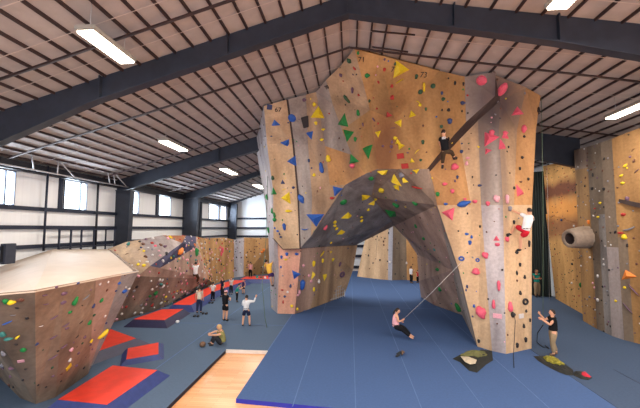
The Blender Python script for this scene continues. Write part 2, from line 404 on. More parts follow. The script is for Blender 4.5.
e = empty('pipe_conduit', (-W+.9, 12, 7.1), 0, 'thin white pipe run with diagonal hangers along the left wall above the windows', 'pipe')
XC = -W+.9
pl = [atX(q[0], q[1], XC) for q in ((-10, 162), (0, 164.5), (34, 170), (75, 177.5), (133, 187.5))]
zc = sum(p.z for p in pl)/len(pl)
rod('pipe', [(XC, pl[0].y, zc), (XC, pl[-1].y, zc)], .035, M['rod'], e)
for a in ((32, 152, 34, 169), (58.5, 161, 57.5, 173), (60, 161, 75, 177), (108, 173, 110, 183), (114, 174, 115, 184), (116, 174, 127, 186)):
    q = atX(a[2], a[3], XC); t = atX(a[0], a[1], XC); rod('hanger', [(q.x, q.y, zc), (t.x, t.y, ceilz(XC)-.1)], .028, M['rod'], e)
# far wall pipe
tag(rod('wall_post', [(atY(222, 225, YF-.5).x, YF-.5, 3.6), (atY(222, 225, YF-.5).x, YF-.5, 6)], .08, M['girt']), 'short dark post at the far left corner', 'post')

# ------------------------------------------------------------------ lamps
M['lamp'] = emis('lamp_diffuser', (255, 246, 222), 14.0)
M['lamp_body'] = mat('lamp_body', (170, 164, 156), .5, .3, .05, 4)
LAMPW = 300
def lamp(c, ln, wd, label, tilt=0, power=1.0):
    e = empty('ceiling_light', c, 0, label, 'ceiling light')
    s = SL if c[0] < 0 else -SR; ang = -math.atan(s)
    h = mesh('housing', _boxbm((wd/2+.05, ln/2+.05, .07)), M['lamp_body'], e); d = mesh('diffuser', _boxbm((wd/2, ln/2, .035)), M['lamp'], h)
    for o, dz in ((h, 0), (d, -.085)):
        o.matrix_parent_inverse = Matrix(); o.location = (0, 0, dz)
    for sx in (-1, 1):
        w = rod('suspension_wire', [(0, sx*ln*.4, .07), (0, sx*ln*.4, ceilz(c[0])-c[2])], .008, M['rod'], e); w.matrix_parent_inverse = Matrix()
    ld = bpy.data.lights.new('lamp_light', 'AREA'); ld.shape = 'RECTANGLE'; ld.size = wd; ld.size_y = ln; ld.energy = LAMPW*power; ld.color = (1, .91, .80)
    lo = bpy.data.objects.new('lamp_light', ld); link(lo, e); lo.location = (0, 0, -.14)
    return e
def _boxbm(h):
    bm = bmesh.new(); bx(bm, (-h[0], -h[1], -h[2]), h); bmesh.ops.recalc_face_normals(bm, faces=bm.faces)
    bmesh.ops.bevel(bm, geom=bm.edges[:], offset=min(h)*.4, segments=2, affect='EDGES'); return bm
for (pa, pb, wd, lb) in (
    ((86, 30), (127, 58), .42, 'bright fluorescent light hanging below the roof at upper left, largest of the lit tubes'),
    ((163, 139.5), (184, 149), .45, 'lit ceiling light left of the second roof beam, above the far windows'),
    ((222.5, 168), (235, 173), .5, 'small lit ceiling light between second and third roof beams'),
    ((256, 184), (263, 187.5), .6, 'tiny farthest lit ceiling light beside the tower edge'),
    ((574, -11), (580, -22), .5, 'lit ceiling light cut by the top edge, above the right side of the big beam'),
    ((613, 115), (655, 100), .4, 'long lit ceiling light over the right climbing wall')):
    a = onC(*pa, .75); b = onC(*pb, .75); c = (a+b)/2; ln = abs(b.y-a.y)
    if pa[0] == 572: ln = 1.9
    if pa[0] == 613: ln = 3.0; c.x = a.x; c.y = a.y-1.35
    lamp((c.x, c.y, c.z), max(ln, 1.6), wd, lb)
# the rest of the lamp grid (outside the frame or hidden behind beams and walls)
n_ = 0
for x in (-7.2, -1.5, 4.5, 10.5):
    for y in (-4, 1, 5.5, 25, 30 if -2 < x < 5 else 34):
        if x < -6 and (y > 20 or y == 5.5): continue
        lamp((x, y, ceilz(x)-.8), 2.4, .42, 'ceiling light of the same kind further along the roof, outside the view', power=1.0)['group'] = 'ceiling lights outside the view'

# ------------------------------------------------------------------ climbing holds
def hold_mesh(shape, seed):
    rnd = random.Random(seed); bm = bmesh.new()
    if shape == 'b':      # rounded lump bolted flat
        bmesh.ops.create_icosphere(bm, subdivisions=2, radius=.5)
        for v in bm.verts:
            n = v.co.normalized(); k = 1+.18*sin(3*n.x+seed)+.14*cos(4*n.y+seed*2)
            v.co = Vector((v.co.x*k, v.co.y*k, max(v.co.z, -.05)*.75*k+.02))
    elif shape == 't':    # three-sided pyramid volume
        p = [Vector((cos(a), sin(a), 0))*.7 for a in (pi/2, pi/2+2.094, pi/2+4.189)]
        top = [q*.12+Vector((.04, -.05, .42)) for q in p]
        a = [bm.verts.new(q) for q in p]; b = [bm.verts.new(q) for q in top]; bm.faces.new(a[::-1]); bm.faces.new(b)
        for i in range(3): bm.faces.new((a[i], a[(i+1) % 3], b[(i+1) % 3], b[i]))
    elif shape == 'r':    # doughnut
        for i in range(16):
            for j in range(8):
                a = 2*pi*i/16; c = 2*pi*j/8; bm.verts.new(((.35+.15*cos(c))*cos(a), (.35+.15*cos(c))*sin(a), .15*sin(c)+.1))
        bm.verts.ensure_lookup_table()
        for i in range(16):
            for j in range(8): bm.faces.new([bm.verts[q] for q in (i*8+j, ((i+1) % 16)*8+j, ((i+1) % 16)*8+(j+1) % 8, i*8+(j+1) % 8)])
    elif shape == 'q':    # flat tile
        bx(bm, (-.5, -.5, 0), (.5, .5, .12)); bmesh.ops.bevel(bm, geom=bm.edges[:], offset=.04, segments=1, affect='EDGES')
    elif shape == 'd':    # disc, many-sided low dome
        r = [[bm.verts.new((rr*cos(2*pi*k/10), rr*sin(2*pi*k/10), z)) for k in range(10)] for rr, z in ((.5, 0), (.42, .16), (.2, .26))]
        for a, b in zip(r, r[1:]):
            for k in range(10): bm.faces.new((a[k], a[(k+1) % 10], b[(k+1) % 10], b[k]))
        bm.faces.new(r[-1]); bm.faces.new(r[0][::-1])
    elif shape == 's':    # long curved rail
        tube(bm, [(-.5, -.08, .02), (-.25, .05, .16), (0, .1, .2), (.25, .05, .16), (.5, -.08, .02)], [.08, .13, .15, .13, .07], 8)
    bmesh.ops.recalc_face_normals(bm, faces=bm.faces)
    me = bpy.data.meshes.new('hold_'+{'b': 'lump', 't': 'pyramid', 'r': 'ring', 'q': 'tile', 'd': 'dome', 's': 'rail'}[shape]); bm.to_mesh(me); bm.free()
    if shape in 'brs':
        for p in me.polygons: p.use_smooth = True
    return me
HOLDS = {}
def hold_data(shape, col, seed=0):
    k = (shape, col, seed)
    if k not in HOLDS:
        me = hold_mesh(shape, seed+1); me.materials.append(HM[col]); HOLDS[k] = me
    return HOLDS[k]
class Wall:
    def __init__(s, name, label, cat='climbing wall', loc=(0, 0, 0)):
        s.e = empty(name, loc, 0, label, cat); s.tris = []
    def panel(s, mt, *polys, thick=.22, label=None, name='panel'):
        o, t = slab(name, polys, thick, M[mt], s.e)
        if label: o['label'] = label
        s.tris += t; return o
    def bake(s):
        vs = []; fs = []
        for t in s.tris:
            fs.append((len(vs), len(vs)+1, len(vs)+2)); vs += t
        s.bvh = BVHTree.FromPolygons(vs, fs)
    def hit(s, px, py):
        r = ray(px, py); h = s.bvh.ray_cast(CAM, r)
        if h[0] is None: return None
        n = h[1]
        if n.dot(r) > 0: n = -n
        return h[0], n, (h[0]-CAM).dot(fwd)
    def frame_at(s, p, n, w, h, rot, dz=1.0):
        u = Vector((0, 0, 1)); u = u-n*u.dot(n)
        if u.length < .2: u = Vector((0, 1, 0))-n*n.y
        u.normalize(); r = u.cross(n)
        m = Matrix(((r.x, u.x, n.x), (r.y, u.y, n.y), (r.z, u.z, n.z))).to_4x4()
        d = (w+h)/2*dz
        return Matrix.Translation(p) @ m @ Matrix.Rotation(R(rot), 4, 'Z') @ Matrix.Diagonal((w, h, d, 1))
    def put(s, lst, extra=0, palette='kknnrBmsGg', rng=(.07, .16), seed=1, grow=1.0, shapes='bbbd', zones=None):
        """lst rows: x y w h colour shape rot"""
        s.bake(); rnd = random.Random(seed); items = []
        for row in lst.strip().split(';'):
            q = row.split()
            if len(q) < 6: continue
            x, y, w, h = map(float, q[:4]); col, sh = q[4], q[5]; rot = float(q[6]) if len(q) > 6 else 0
            k = s.hit(x, y)
            if k is None: continue
            d = k[2]/F; d *= 1.0/max(.6, abs(k[1].dot(ray(x, y))))**.5 if len(s.tris) > 60 else .92; items.append((k[0], k[1], w*d*grow, h*d*grow, col, sh, rot, int(x+y) % 3))
        # more small holds spread over the panels by area
        areas = [(b-a).cross(c-a).length/2 for a, b, c in s.tris]; tot = sum(areas); n = 0; guard = 0
        while n < extra and guard < extra*20:
            guard += 1; r_ = rnd.random()*tot; i = 0
            while r_ > areas[i] and i < len(areas)-1: r_ -= areas[i]; i += 1
            a, b, c = s.tris[i]; u, v = rnd.random(), rnd.random()
            if u+v > 1: u, v = 1-u, 1-v
            p = a+(b-a)*u+(c-a)*v; nn = (b-a).cross(c-a).normalized()
            if nn.dot(CAM-p) < 0: nn = -nn
            h = s.bvh.ray_cast(CAM, (p-CAM).normalized())
            if h[0] is None or (h[0]-p).length > .1: continue
            if any((p-it[0]).length < (it[2]+it[3])/4+.12 for it in items): continue
            w = rnd.uniform(*rng)
            items.append((p, nn, w, w*rnd.uniform(.6, 1.2), rnd.choice(palette), rnd.choice(shapes), rnd.uniform(0, 360), rnd.randrange(3))); n += 1
        items.sort(key=lambda t: -t[2]*t[3])
        big = [t for t in items if t[5] in 'tq' and t[2] > .3]; rest = [t for t in items if not (t[5] in 'tq' and t[2] > .3)]
        for t in big:
            o = bpy.data.objects.new('volume', hold_data(t[5], t[4])); link(o, s.e)
            o['label'] = HW[t[4]]+(' triangular volume' if t[5] == 't' else ' square volume')
            o.matrix_parent_inverse = Matrix.Translation(-s.e.location); o.matrix_basis = s.frame_at(*t[:4], t[6], .9)
        for t in rest[:100]:
            o = bpy.data.objects.new('climbing_hold', hold_data(t[5], t[4], t[7])); link(o, s.e)
            if t[2]*t[3] > .02: o['label'] = HW[t[4]]+' climbing hold'
            o.matrix_parent_inverse = Matrix.Translation(-s.e.location); o.matrix_basis = s.frame_at(*t[:4], t[6])
        if len(rest) > 100:
            bm = bmesh.new(); cols = sorted({t[4] for t in rest[100:]})
            for t in rest[100:]:
                k0 = len(bm.faces); bm.from_mesh(hold_data(t[5], t[4], t[7])); bm.verts.ensure_lookup_table(); bm.faces.ensure_lookup_table()
                fs = bm.faces[k0:]; vs = {v for f in fs for v in f.verts}
                bmesh.ops.transform(bm, matrix=s.frame_at(*t[:4], t[6]), verts=list(vs))
                for f in fs: f.material_index = cols.index(t[4])
            o = mesh('small_climbing_holds', bm, [HM[c] for c in cols], s.e); o['kind'] = 'stuff'; o['label'] = 'tiny climbing holds scattered over the wall'
    def text(s, px, py, body, size, m='black', rot=0):
        k = s.hit(px, py)
        if not k: return
        cu = bpy.data.curves.new('route_number', 'FONT'); cu.body = body; cu.size = size; cu.align_x = 'CENTER'; cu.align_y = 'CENTER'; cu.extrude = .006
        cu.materials.append(M[m]); o = bpy.data.objects.new('route_number', cu); link(o, s.e)
        o.matrix_parent_inverse = Matrix.Translation(-s.e.location); o.matrix_basis = s.frame_at(k[0]+k[1]*.02, k[1], 1, 1, rot)

# ------------------------------------------------------------------ the big arch
def FL(px, py): return fl(px, py)
A = Wall('arch_climbing_wall', 'towering central climbing wall shaped as an arch, tan and grey with yellow, blue and pink holds', loc=(0, 18, 0))
def onA(x, y): return onC(x, y, .16)
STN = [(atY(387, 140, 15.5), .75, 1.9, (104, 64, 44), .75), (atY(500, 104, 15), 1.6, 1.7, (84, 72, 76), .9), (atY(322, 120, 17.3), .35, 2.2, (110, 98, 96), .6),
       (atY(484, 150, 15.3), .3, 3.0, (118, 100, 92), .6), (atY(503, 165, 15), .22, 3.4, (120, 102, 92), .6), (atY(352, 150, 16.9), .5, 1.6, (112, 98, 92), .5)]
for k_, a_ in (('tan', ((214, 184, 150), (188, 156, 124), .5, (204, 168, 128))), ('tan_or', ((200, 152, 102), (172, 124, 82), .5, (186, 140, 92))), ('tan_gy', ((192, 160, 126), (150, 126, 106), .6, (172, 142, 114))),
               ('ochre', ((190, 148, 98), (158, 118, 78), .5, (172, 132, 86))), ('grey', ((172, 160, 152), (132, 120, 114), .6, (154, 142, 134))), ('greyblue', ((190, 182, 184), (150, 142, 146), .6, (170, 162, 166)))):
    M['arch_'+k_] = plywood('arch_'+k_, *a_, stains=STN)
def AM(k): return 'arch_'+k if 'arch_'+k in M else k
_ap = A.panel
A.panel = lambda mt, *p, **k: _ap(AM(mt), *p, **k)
a1 = onA(264, 106); a2 = onA(287, 99.5); a3 = onA(316, 92); a4 = onA(326, 80); a5 = onA(340, 66.5); a6 = onA(354.5, 48.8)
a7 = onA(379, 55); a8 = onA(440, 71); T1 = onA(464.7, 76.5); T2 = onA(495.6, 72); T3 = onA(540.6, 95.6)
b1 = atY(267, 144, 18.3); b2 = atY(293, 144, 18.2); c1 = atY(273, 190, 19.2); c2 = atY(298, 197, 19.0)
d1 = atY(273.5, 238, 20.4); d2 = atY(283, 248.8, 20.2); d3 = atY(300, 248.4, 19.9)
base0 = FL(271, 308); base1 = FL(277.5, 313.5); base2 = FL(294.7, 314); base3 = FL(310, 309); base4 = FL(344, 296)
s0 = atY(252, 118, 21.4); s1 = atY(258, 160, 21.4); s2 = atY(265.5, 205, 21.6); s3 = atY(268.5, 240, 21.8)
g1 = atY(333, 105, 16.9); g2 = atY(342, 130, 17.0); g3 = atY(352, 155, 17.0); g0 = atY(318, 140, 17.6); g00 = atY(330, 185, 18.3)
l1 = atY(345, 185, 18.0); l2 = atY(365, 174, 17.2); l3 = atY(378, 169, 16.7); l4 = atY(400, 169, 16.3); l5 = atY(427, 169, 15.7)
e1 = atY(325, 246.5, 22.6); e2 = atY(356, 245, 25.2); e3 = atY(353, 270, 25.2)
u1 = atY(371, 197, 20.0); u2 = atY(392, 221, 23.6); u3 = atY(394, 226, 24.6); u4 = atY(437, 205, 16.0)
v1 = atY(407.5, 240, 24.6); v2 = atY(417, 254.5, 24.6); v3 = atY(419, 281, 24.4); v4 = FL(421, 297); v5 = FL(434, 305); v6 = FL(462, 315)
m1 = atY(452, 270, 18.6); w1 = atY(459, 270, 15.7); w0 = FL(477.5, 346.5); w2 = FL(492, 351); w3 = FL(506, 354); w4 = FL(531.5, 348.5)
# diagonal ledge: upper lip sticks out, lower panel set back
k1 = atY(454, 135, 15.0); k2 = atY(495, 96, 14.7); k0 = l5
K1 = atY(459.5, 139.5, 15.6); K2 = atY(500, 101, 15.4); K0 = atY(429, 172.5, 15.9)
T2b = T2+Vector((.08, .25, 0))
A.panel('tan', [a1, a2, b2, b1], [b1, b2, c2, c1], [c1, c2, d3, d2, d1], label='tan panel')
A.panel('greyblue', [s0, a1, b1, s1], [s1, b1, c1, s2], [s2, c1, d1, s3], [s3, d1, base1, base0], label='pale blue-grey side panel')
dn = Vector((0, .38, -.02)); D1, D2, D3 = d1+dn*.3, d2+dn, d3+dn
for tp in ([a2, b2, c2, d3],):
    L_ = [p+Vector((-.03, -.03, 0)) for p in tp]; R_ = [p+Vector((.07, -.03, 0)) for p in tp]
    A.panel('charcoal', [L_[0], R_[0], R_[1], L_[1]], [L_[1], R_[1], R_[2], L_[2]], [L_[2], R_[2], R_[3], L_[3]], thick=.02, label='dark crease between panels', name='crease')
A.panel('pink', [D1, D2, base1], [D2, D3, base2, base1], label='pinkish lower panel')
A.panel('charcoal', [d1, d2, D2, D1], [d2, d3, D3, D2], thick=.05, label='dark underside of the lip', name='ledge')  # strip paints the shadow under the left tower's lip
q1 = atY(309, 97, 17.5) ; am = onA(306, 94.5); b3 = atY(308, 144, 18.0); c3 = atY(312, 197, 18.6); d4 = atY(311, 236, 19.3); b4 = atY(325, 146, 17.6)
A.panel('grey', [a2, am, b3, b2], [b2, b3, c3, c2], [c2, c3, d4, d3], label='grey panel')
A.panel('tan_gy', [am, a3, b4, b3], [b3, b4, g00, c3], [c3, g00, l1, d4], label='greyish tan panel')
A.panel('grey', [a3, a4, g1, g0], [g1, g2, b4, g0], [a3, g0, b4], [g2, g3, b4], label='grey stripe panel')
A.panel('tan_or', [b4, g3, l2, l1, g00], label='orange stained panel')
cm = atY(395, 120, 15.6); cl = atY(370, 110, 15.9)
A.panel('tan_gy', [a4, a5, cl, g1], [a5, a6, cl], [g1, cl, g2], label='brownish tan panel')
A.panel('ochre', [a6, a7, cm, cl], [a7, a8, cm], [g2, cl, l3, l2, g3], label='tan front panel')
A.panel('tan_or', [cl, cm, l4, l3], label='orange tan front panel')
k15 = atY(466, 122, 15.0)
A.panel('ochre', [a8, T1, k15, k1], [a8, k1, cm], [cm, k1, l5, l4], label='tan front panel')
A.panel('grey', [T1, T2, k2, k15], label='grey top panel')
A.panel('charcoal', [k0, k1, K1, K0], [k1, k15, k2, K2, K1], [k2, T2, T2b, K2], thick=.1, label='dark underside of the ledge', name='ledge')  # shadow below the overhang, put into the colour of this band
# right tower, below the ledge
r1 = atY(470, 127, 15.4); r2 = atY(476, 122, 15.35); h1 = atY(471, 205, 15.4); h2 = atY(481, 205, 15.3); h3 = atY(503, 205, 14.9); h4 = atY(532, 205, 15.3)
i1 = atY(499, 130, 15.0); i2 = atY(536, 130, 15.6); K15 = atY(478, 119, 15.4)
j1 = atY(474, 275, 15.3)
A.panel('tan_or', [K0, K1, h1, u4], thick=.3, label='orange tan panel')
A.panel('tan', [K1, K15, h2, h1], [u4, h1, w1], [h1, w0, w1], thick=.3, label='tan panel')
A.panel('tan', [h1, h2, w2, w0], label='tan panel')
A.panel('grey', [K15, K2, i1, h2], [h2, i1, h3], label='grey panel')
A.panel('greyblue', [h2, h3, w3, w2], label='pale grey panel')
tm = onA(526, 87.5); im = atY(517, 130, 15.3); hm = atY(514, 205, 15.05)
A.panel('tan_gy', [T2b, tm, K2], [K2, tm, im, i1], [i1, im, hm, h3], label='greyish brown panel')
A.panel('tan_or', [tm, T3, i2, im], [im, i2, h4, hm], label='orange tan panel')
A.panel('tan', [h3, h4, w4, w3], label='tan panel')
sb = [Vector((p.x+.5, p.y+2.2, p.z)) for p in (T3, i2, h4, w4)]
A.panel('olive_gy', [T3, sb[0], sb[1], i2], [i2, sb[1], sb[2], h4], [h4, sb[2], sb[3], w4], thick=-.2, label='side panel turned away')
# legs and underside
em = atY(330, 300, 22.8); em = FL(326, 302.5)
D4, D5 = e1+Vector((.12, .3, -.02)), e2+Vector((.1, .2, -.02))
A.panel('brown', [D3, D4, base3, base2], label='brown lower panel')
A.panel('tan_gy', [D4, D5, e3, base4, base3], label='brown grey lower panel')
A.panel('charcoal', [d3, e1, D4, D3], [e1, e2, D5, D4], thick=.05, label='dark underside of the lip', name='ledge')  # lip shadow continues here as a dark painted strip
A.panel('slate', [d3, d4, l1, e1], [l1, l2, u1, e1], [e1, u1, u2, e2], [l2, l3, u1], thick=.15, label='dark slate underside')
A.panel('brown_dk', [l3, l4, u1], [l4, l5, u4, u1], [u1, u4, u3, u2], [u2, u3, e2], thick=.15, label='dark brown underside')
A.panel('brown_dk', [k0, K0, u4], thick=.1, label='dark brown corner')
A.panel('brown', [u3, u4, m1, v1], [v1, m1, v2], [v2, m1, v6, v5, v3], [v3, v5, v4], label='reddish brown leg panel')
A.panel('grey', [u4, w1, m1], [m1, w1, w0, v6], label='grey edge panel')
lst = '''275.5 123.5 7 6 b t;292 118 8 8 b d;307 121.5 10 11 k q 20;318 114 12 11 y t;314.5 104.5 4 5 y b;316 123 4 3 y b;323 129.5 5 3 y b;322 139.5 4 3 y b;310 134.5 7 7 b t 180;
286 143 8 7 b t 200;293 161 9 9 b t 90;269.5 107 5 5 B q;304.5 100 4 4 m b;328 158.7 6 6 y b;321.5 168 5 9 b b;309 160.5 3 3 B b;311.7 168 2 2 B b;314 175 4 3 y b;336.8 190.5 10 8 b t 40;
332.5 198 5 3 r b;287 198 10 9 y t 90;284 189.5 4 2 y s 20;282.7 182.5 4 4 B t;293.5 187.5 4 2 B b;301.8 198.5 5 10 b b 20;273.7 192 5 7 g t;272.5 178 4 4 G b;267.5 197 3 5 g b;289 211 7 3 y b;
315.5 218.5 15 12 b t 180;284.5 226.5 4 6 b b;305 229 7 3 b s 180;272.5 211 3 4 g b;274.5 215 3 4 g b;275 219.5 4 4 g b;269 230 3 4 g b;278 231 3 2 b b;279.5 234 2 2 B b;281 237 3 2 B b;275 228 2 2 b b;
325 227.5 4 4 p b;347 215.5 8 6 y t 20;335 222 3 4 y b;335 225.5 3 3 y b;336.5 228.5 3 3 y b;341 232 6 5 y t 30;331 242.5 2 2 y b;322 253.5 6 2.5 y s 40;331 252 2 2 y b;333 259.5 3 3 y b;322.5 260.5 3 3 y b;
313.5 263.5 4 4 y b;313 275 4 6 y t 150;324.5 276.5 5 5 y t 180;313.5 289.5 3 3 y b;318.5 281.5 3 3 w b;295.5 274.5 8 7 b t 160;302 284.5 6 7 b b;290.5 286 3 3 B b;285 296.5 3 2.5 B b;281 267 2 3 b b;303.5 265.5 3 3 P b;
309 275.5 3 3 P b;311 281 4 2 P b 40;299 292 3 3 P b;298 295 3 2 P b;292 306 4 2.5 y b;297 309 3 2 y b;342 274 5 6 m r;340 264 2.5 4 m b;287.5 292 3 2 w b;282.5 290 2.5 2 r b;283 302 2 3 r b;287 254 4 3 b b;297 254 4 3 b b;
281.5 257 3 3 b b;286 259.5 4 2 y b;349.5 60.5 4 5 G b;358 53 3 3 g b;367.5 75.5 5 5 g b;347 98.5 3 7 G b;369.5 101 2 4 G b;354.5 68.5 2.5 3 r b;384.5 69.5 4 3 r b;378.5 82 2.5 2.5 r b;391.7 86 4 3 r b;392 97.5 5 4 r b;
358.5 95 2.5 2 r b;384.5 59.5 2.5 2.5 m b;352.5 90 3 5 m b -30;341 75 3 4 m b;399.5 69.5 14 14 y t -90;399.5 81 8 3 y s 35;395 64 3 3 G b;424 87 3 8 y b 10;418 102 5 3 y s -40;416.5 76.5 4 4 G b;433 86 5 5 G d;420.5 92 5 5 G d;
343.5 121.5 10 11 g t -20;348 134.5 10 10 g t -80;367.5 150.5 12 10 g t 60;353 160 9 9 g t 10;358 113 4 5 g b;355.5 139 3 5 g b;426 109 3 3 G b;423 142 4 4 G b;421 160 3 3 G b;388.5 115 6 5 r t;399 123 7 6 y t -40;412 114.5 6 6 y t 10;
420 105 4 3 y b;378 133.5 6 5 y t 60;395.5 138 4 4 y b;397.5 142 5 5 y t;400.5 146 6 6 y t 30;417 151.5 6 2.5 y s 40;412 161 4 4 y t;400.5 156 7 5 r q;405 166 7 5 r q;373.7 119.5 2 4 m b 30;378 123.5 2 2 r b;377 108.5 2 2 r b;363 124.5 2 3 m b;
352.5 165.5 5 6 p b;392 142 3 3 m b;391.5 146.5 4 3 m b;383 146 3 2 m b;393 128 5 2 m s;383.5 172 8 6 y t 180;416 171 6 4 y t 180;401.5 175 7 4 s b;395.5 180.5 10 9 y t 90;404.5 180.5 6 6 y t;397 187 6 5 y t 180;
382 190 6 5 y b;365 197 8 6 y t 180;376 199 4 2.5 y b;372.5 203 6 5 y t;368.5 209.5 3 3 y b;361.5 217 3 2.5 y b;361.5 220.5 3 3 y b;371 178 5 4 g b;343.5 202 6 6 g d;396 204.5 6 5 g b;392 212.5 11 9 g t 30;415 203 5 4 g b;
417 187 10 3 r s -20;424 238.5 3 3 g b;416 226 3 3 g b;434.5 249.5 3 2 t b;438 269.5 5 3 g b;440 289 5 3 g b;458.5 307 6 7 g b;481.5 80.5 10 10 p d;502 89.5 8 13 p d;517.5 112 9 8 p t;524 129 5 8 p b;492 133 6 6 p b;505.5 133 5 4 p b;
443.5 99 4 4 G b;441.5 126.5 4 3 G b;463 103 5 4 B b;450 121 6 5 B b;442 93 3 3 B b;455 83 3 3 k b;463.5 84 2.5 3 k b;448.5 110 4 3 k b;462 111 2 2 k b;468 113 2 2 k b;442 110 2 2 k b;538 110 3 4 k b;489.5 138.5 13 12 p t 30;505 136 6 6 p t;
501.5 145.5 6 9 p t 10;487.5 151 6 5 p t 30;454.5 167 9 6 p b 20;466.5 163.5 4 4 P b;468 158 4 3 P b;461.5 151.5 4 3 B b;455 158 6 3 k b;480 185.5 4 3 B b;519 191.5 6 10 p t 20;497 198.5 6 9 P b 20;507 199 4 7 P b;488 203.5 5 4 p b;
475 201.5 6 3 p b;445 184 5 4 p b;452.5 191 5 4 p b;465 199 4 2 p b;437.8 194 5 4 g b;446 204 4 3 b b;464.5 203.5 13 7 b b 15;522.5 157.5 3 3 k b;524 136.5 3 2 k b;520 168.5 2.5 2.5 k b;528.5 179 2.5 3 k b;514 188 2.5 2.5 k b;
457.5 177 3 3 B b;455 181 2.5 2.5 m b;510 173 1.5 1.5 k b;508.5 147 2 2 k b;472.5 177 2 2 k b;462 143.5 2 2 B b;449.5 213.5 11 11 p t 200;467 234 4 3 b b;471.5 237 3 3 b b;470 242.5 4 4 b b;461.5 258.5 6 5 b r;477.5 260 4 4 b r;
496.5 239 5 5 p t 0;497.5 244.5 6 3 p b;507 239 4 5 p b 40;485.5 255 6 8 p b 30;475.5 271.5 9 6 p b;480 226.5 2.5 2.5 k b;458.5 231 2 2 k b;467.5 213.5 2 2 k b;529 243.5 2.5 5 k b;520 264.5 3 3 k b;516.5 272.5 2.5 3 k b;
510 208.5 5 4 s b;499 285.5 4 9 p b;493.5 304.5 4 8 p b;509.5 307 5 7 p b;482 312 9 13 p b 25;497.5 316 8 4.5 P q;521 316 5.5 3.5 w q;525 301.5 6 6 k r;513 314.5 5 5 k b;524.5 277 3 3 k b;517 273.5 2.5 2.5 k b;520 293 3 3 k b;
526 311 2.5 2.5 k b;530 320 2 3 k b;523.5 326 3 3 k b;517 345 3.5 3.5 k b;525.5 339.5 3.5 3.5 k b;479 341 3 3 k b;467 286.5 2.5 3 B b;466 290 2 2.5 B b;474 306 3 3 b b;514 222 3 3 k b;516.5 252 4 3 k b;508 235 4 3 k b'''
A.put(lst, extra=290, palette='kknnnmBrGsnbygP', rng=(.05, .11), seed=3)
A.text(278, 109.8, '67', .34); A.text(361.5, 59.5, '71', .3); A.text(394.3, 69.5, '72', .3); A.text(423.5, 75, '73', .32); A.text(327, 87.3, '70', .26)
# low cage of bars at the foot of the left leg
bm = bmesh.new()
P0 = FL(315.5, 305.2); P1 = FL(343.5, 296.6); dirv = (P1-P0); nv = Vector((dirv.y, -dirv.x, 0)).normalized()*.1
if nv.dot(CAM-P0) < 0: nv = -nv
P0 += nv; P1 += nv
for z in (.1, .35, .6, .85): tube(bm, [P0+Vector((0, 0, z)), P1+Vector((0, 0, z))], .025 if z in (.1, .85) else .012, 6)
for k in range(13):
    q = P0.lerp(P1, k/12); tube(bm, [q, q+Vector((0, 0, .85))], .03 if k % 4 == 0 else .012, 6)
o = mesh('vent_grille', bm, M['rod'], A.e); o['label'] = 'pale metal grille at the foot of the leg'

# ------------------------------------------------------------------ boulder with the cream deck, left front
B = Wall('bouldering_island', 'free-standing brown bouldering block with flat cream deck on top, left foreground', loc=(-7, 11, 0))
t0 = atZ(35, 291, 3.62); t1 = atZ(139, 271, 3.66); t2 = atX(111, 249.3, -14.2); t3 = atX(53, 249.2, -14.6); t4 = atX(14, 261.5, -14.7); t5 = atX(-60, 290, -14.7); t6 = atZ(-25, 296, 3.6)
B.panel('tan', [t6, t0, t4, t5], [t0, t3, t4], [t0, t1, t2, t3], thick=.03, label='cream flat top deck', name='deck')
B.tris = []
B.e.children[-1].data.materials[0] = M['deck']
# rim board
f0 = FL(36, 404); f1 = FL(55, 397.5); f2 = FL(88, 374); fa = FL(20, 398); fb = FL(-22, 356)
n0 = atY(36, 350, (t0.y+f0.y)/2); n1 = atY(98, 283, atZ(98, 279, 3.6).y+.1)
t66 = t0.lerp(t1, .22); t05 = t0.lerp(t1, .5); tq = t0.lerp(t1, .78)
B.panel('olive_gy', [t6, t0, f0, fa, fb], thick=.04, label='pale grey left face')
B.panel('boulder', [t0, t66, f1, f0], thick=.04, label='olive grey face')
B.panel('boulder', [t66, t05, f2, f1], thick=.04, label='tan brown face')
B.panel('brown', [t05, tq, f2], thick=.04, label='brown face')
f3 = FL(89, 372)
B.panel('slate', [tq, t1, f3, f2], thick=.04, label='dark grey ribbed edge')
b4_ = FL(62, 340); B.panel('brown_dk', [t1, t2, b4_, f3], thick=-.15, label='side face turned away')
lst = '''12 302 8 8 y b;6 301 7 7 g b;20.5 300 7 6 n d;45 295 6 5 m s;46 304 6 3 m s;64 293.5 7 5 m d;63.5 302.5 7 5 m d;74.5 301 6 10 g b;86 297 8 3 s s 45;101.5 300 4 7 g b;93 306 4 5 B b;100 284 3 3 w b;108 282 3 2.5 w b;
119 283 5 3 b b;124.5 291 8 4 b b;126 287 3 2 w b;129 288.5 4 2 w b;133 300 8 2 y s 20;107 290 3 3 n b;54 317 8 4 m s 30;66 324.5 7 4 m s 30;53 337 8 4 m s 30;67 328 5 3 m b;64 346 7 5 m s 30;53 357 9 4 m s 35;71 349.5 6 4 P b -20;
69.5 360 5 4 w b;68.5 367 7 7 y q 45;76 365.5 6 2 m b;89 322.5 6 5 g b;81 322 4 3 k s 40;77 336.5 4 3 k s 40;103 333.5 6 11 y b -35;91 341 4 4 y b;84 377 5 7 y b -30;7 322.5 10 5 b s 30;2.5 334 7 7 t b;9 338.5 8 5 t b;17.5 337 6 8 y s 60;
23 349.5 7 5 g b;4 353 7 6 s b;21 361 6 4.5 P q;12 368 8 5 m b;3 365.5 6 6 s b;26 369 3 3 k b;14 387 4 3 k b;23 380 3 3 k b;38 385 3 2 k b;46 387 3 2 k b;61 381 3 2 k b;58 351 3 2 k b;70 312 6 3 g b;41 326 5 2 w s;106 323 3 2 B b;
105 316 3 3 w b;94 315 4 3 G b;13 315 5 2 s s;27 318 4 3 k b'''
B.put(lst, extra=90, palette='kmnmBGkm', rng=(.04, .11), seed=5)
bxp = atX(8, 262, -12.6)
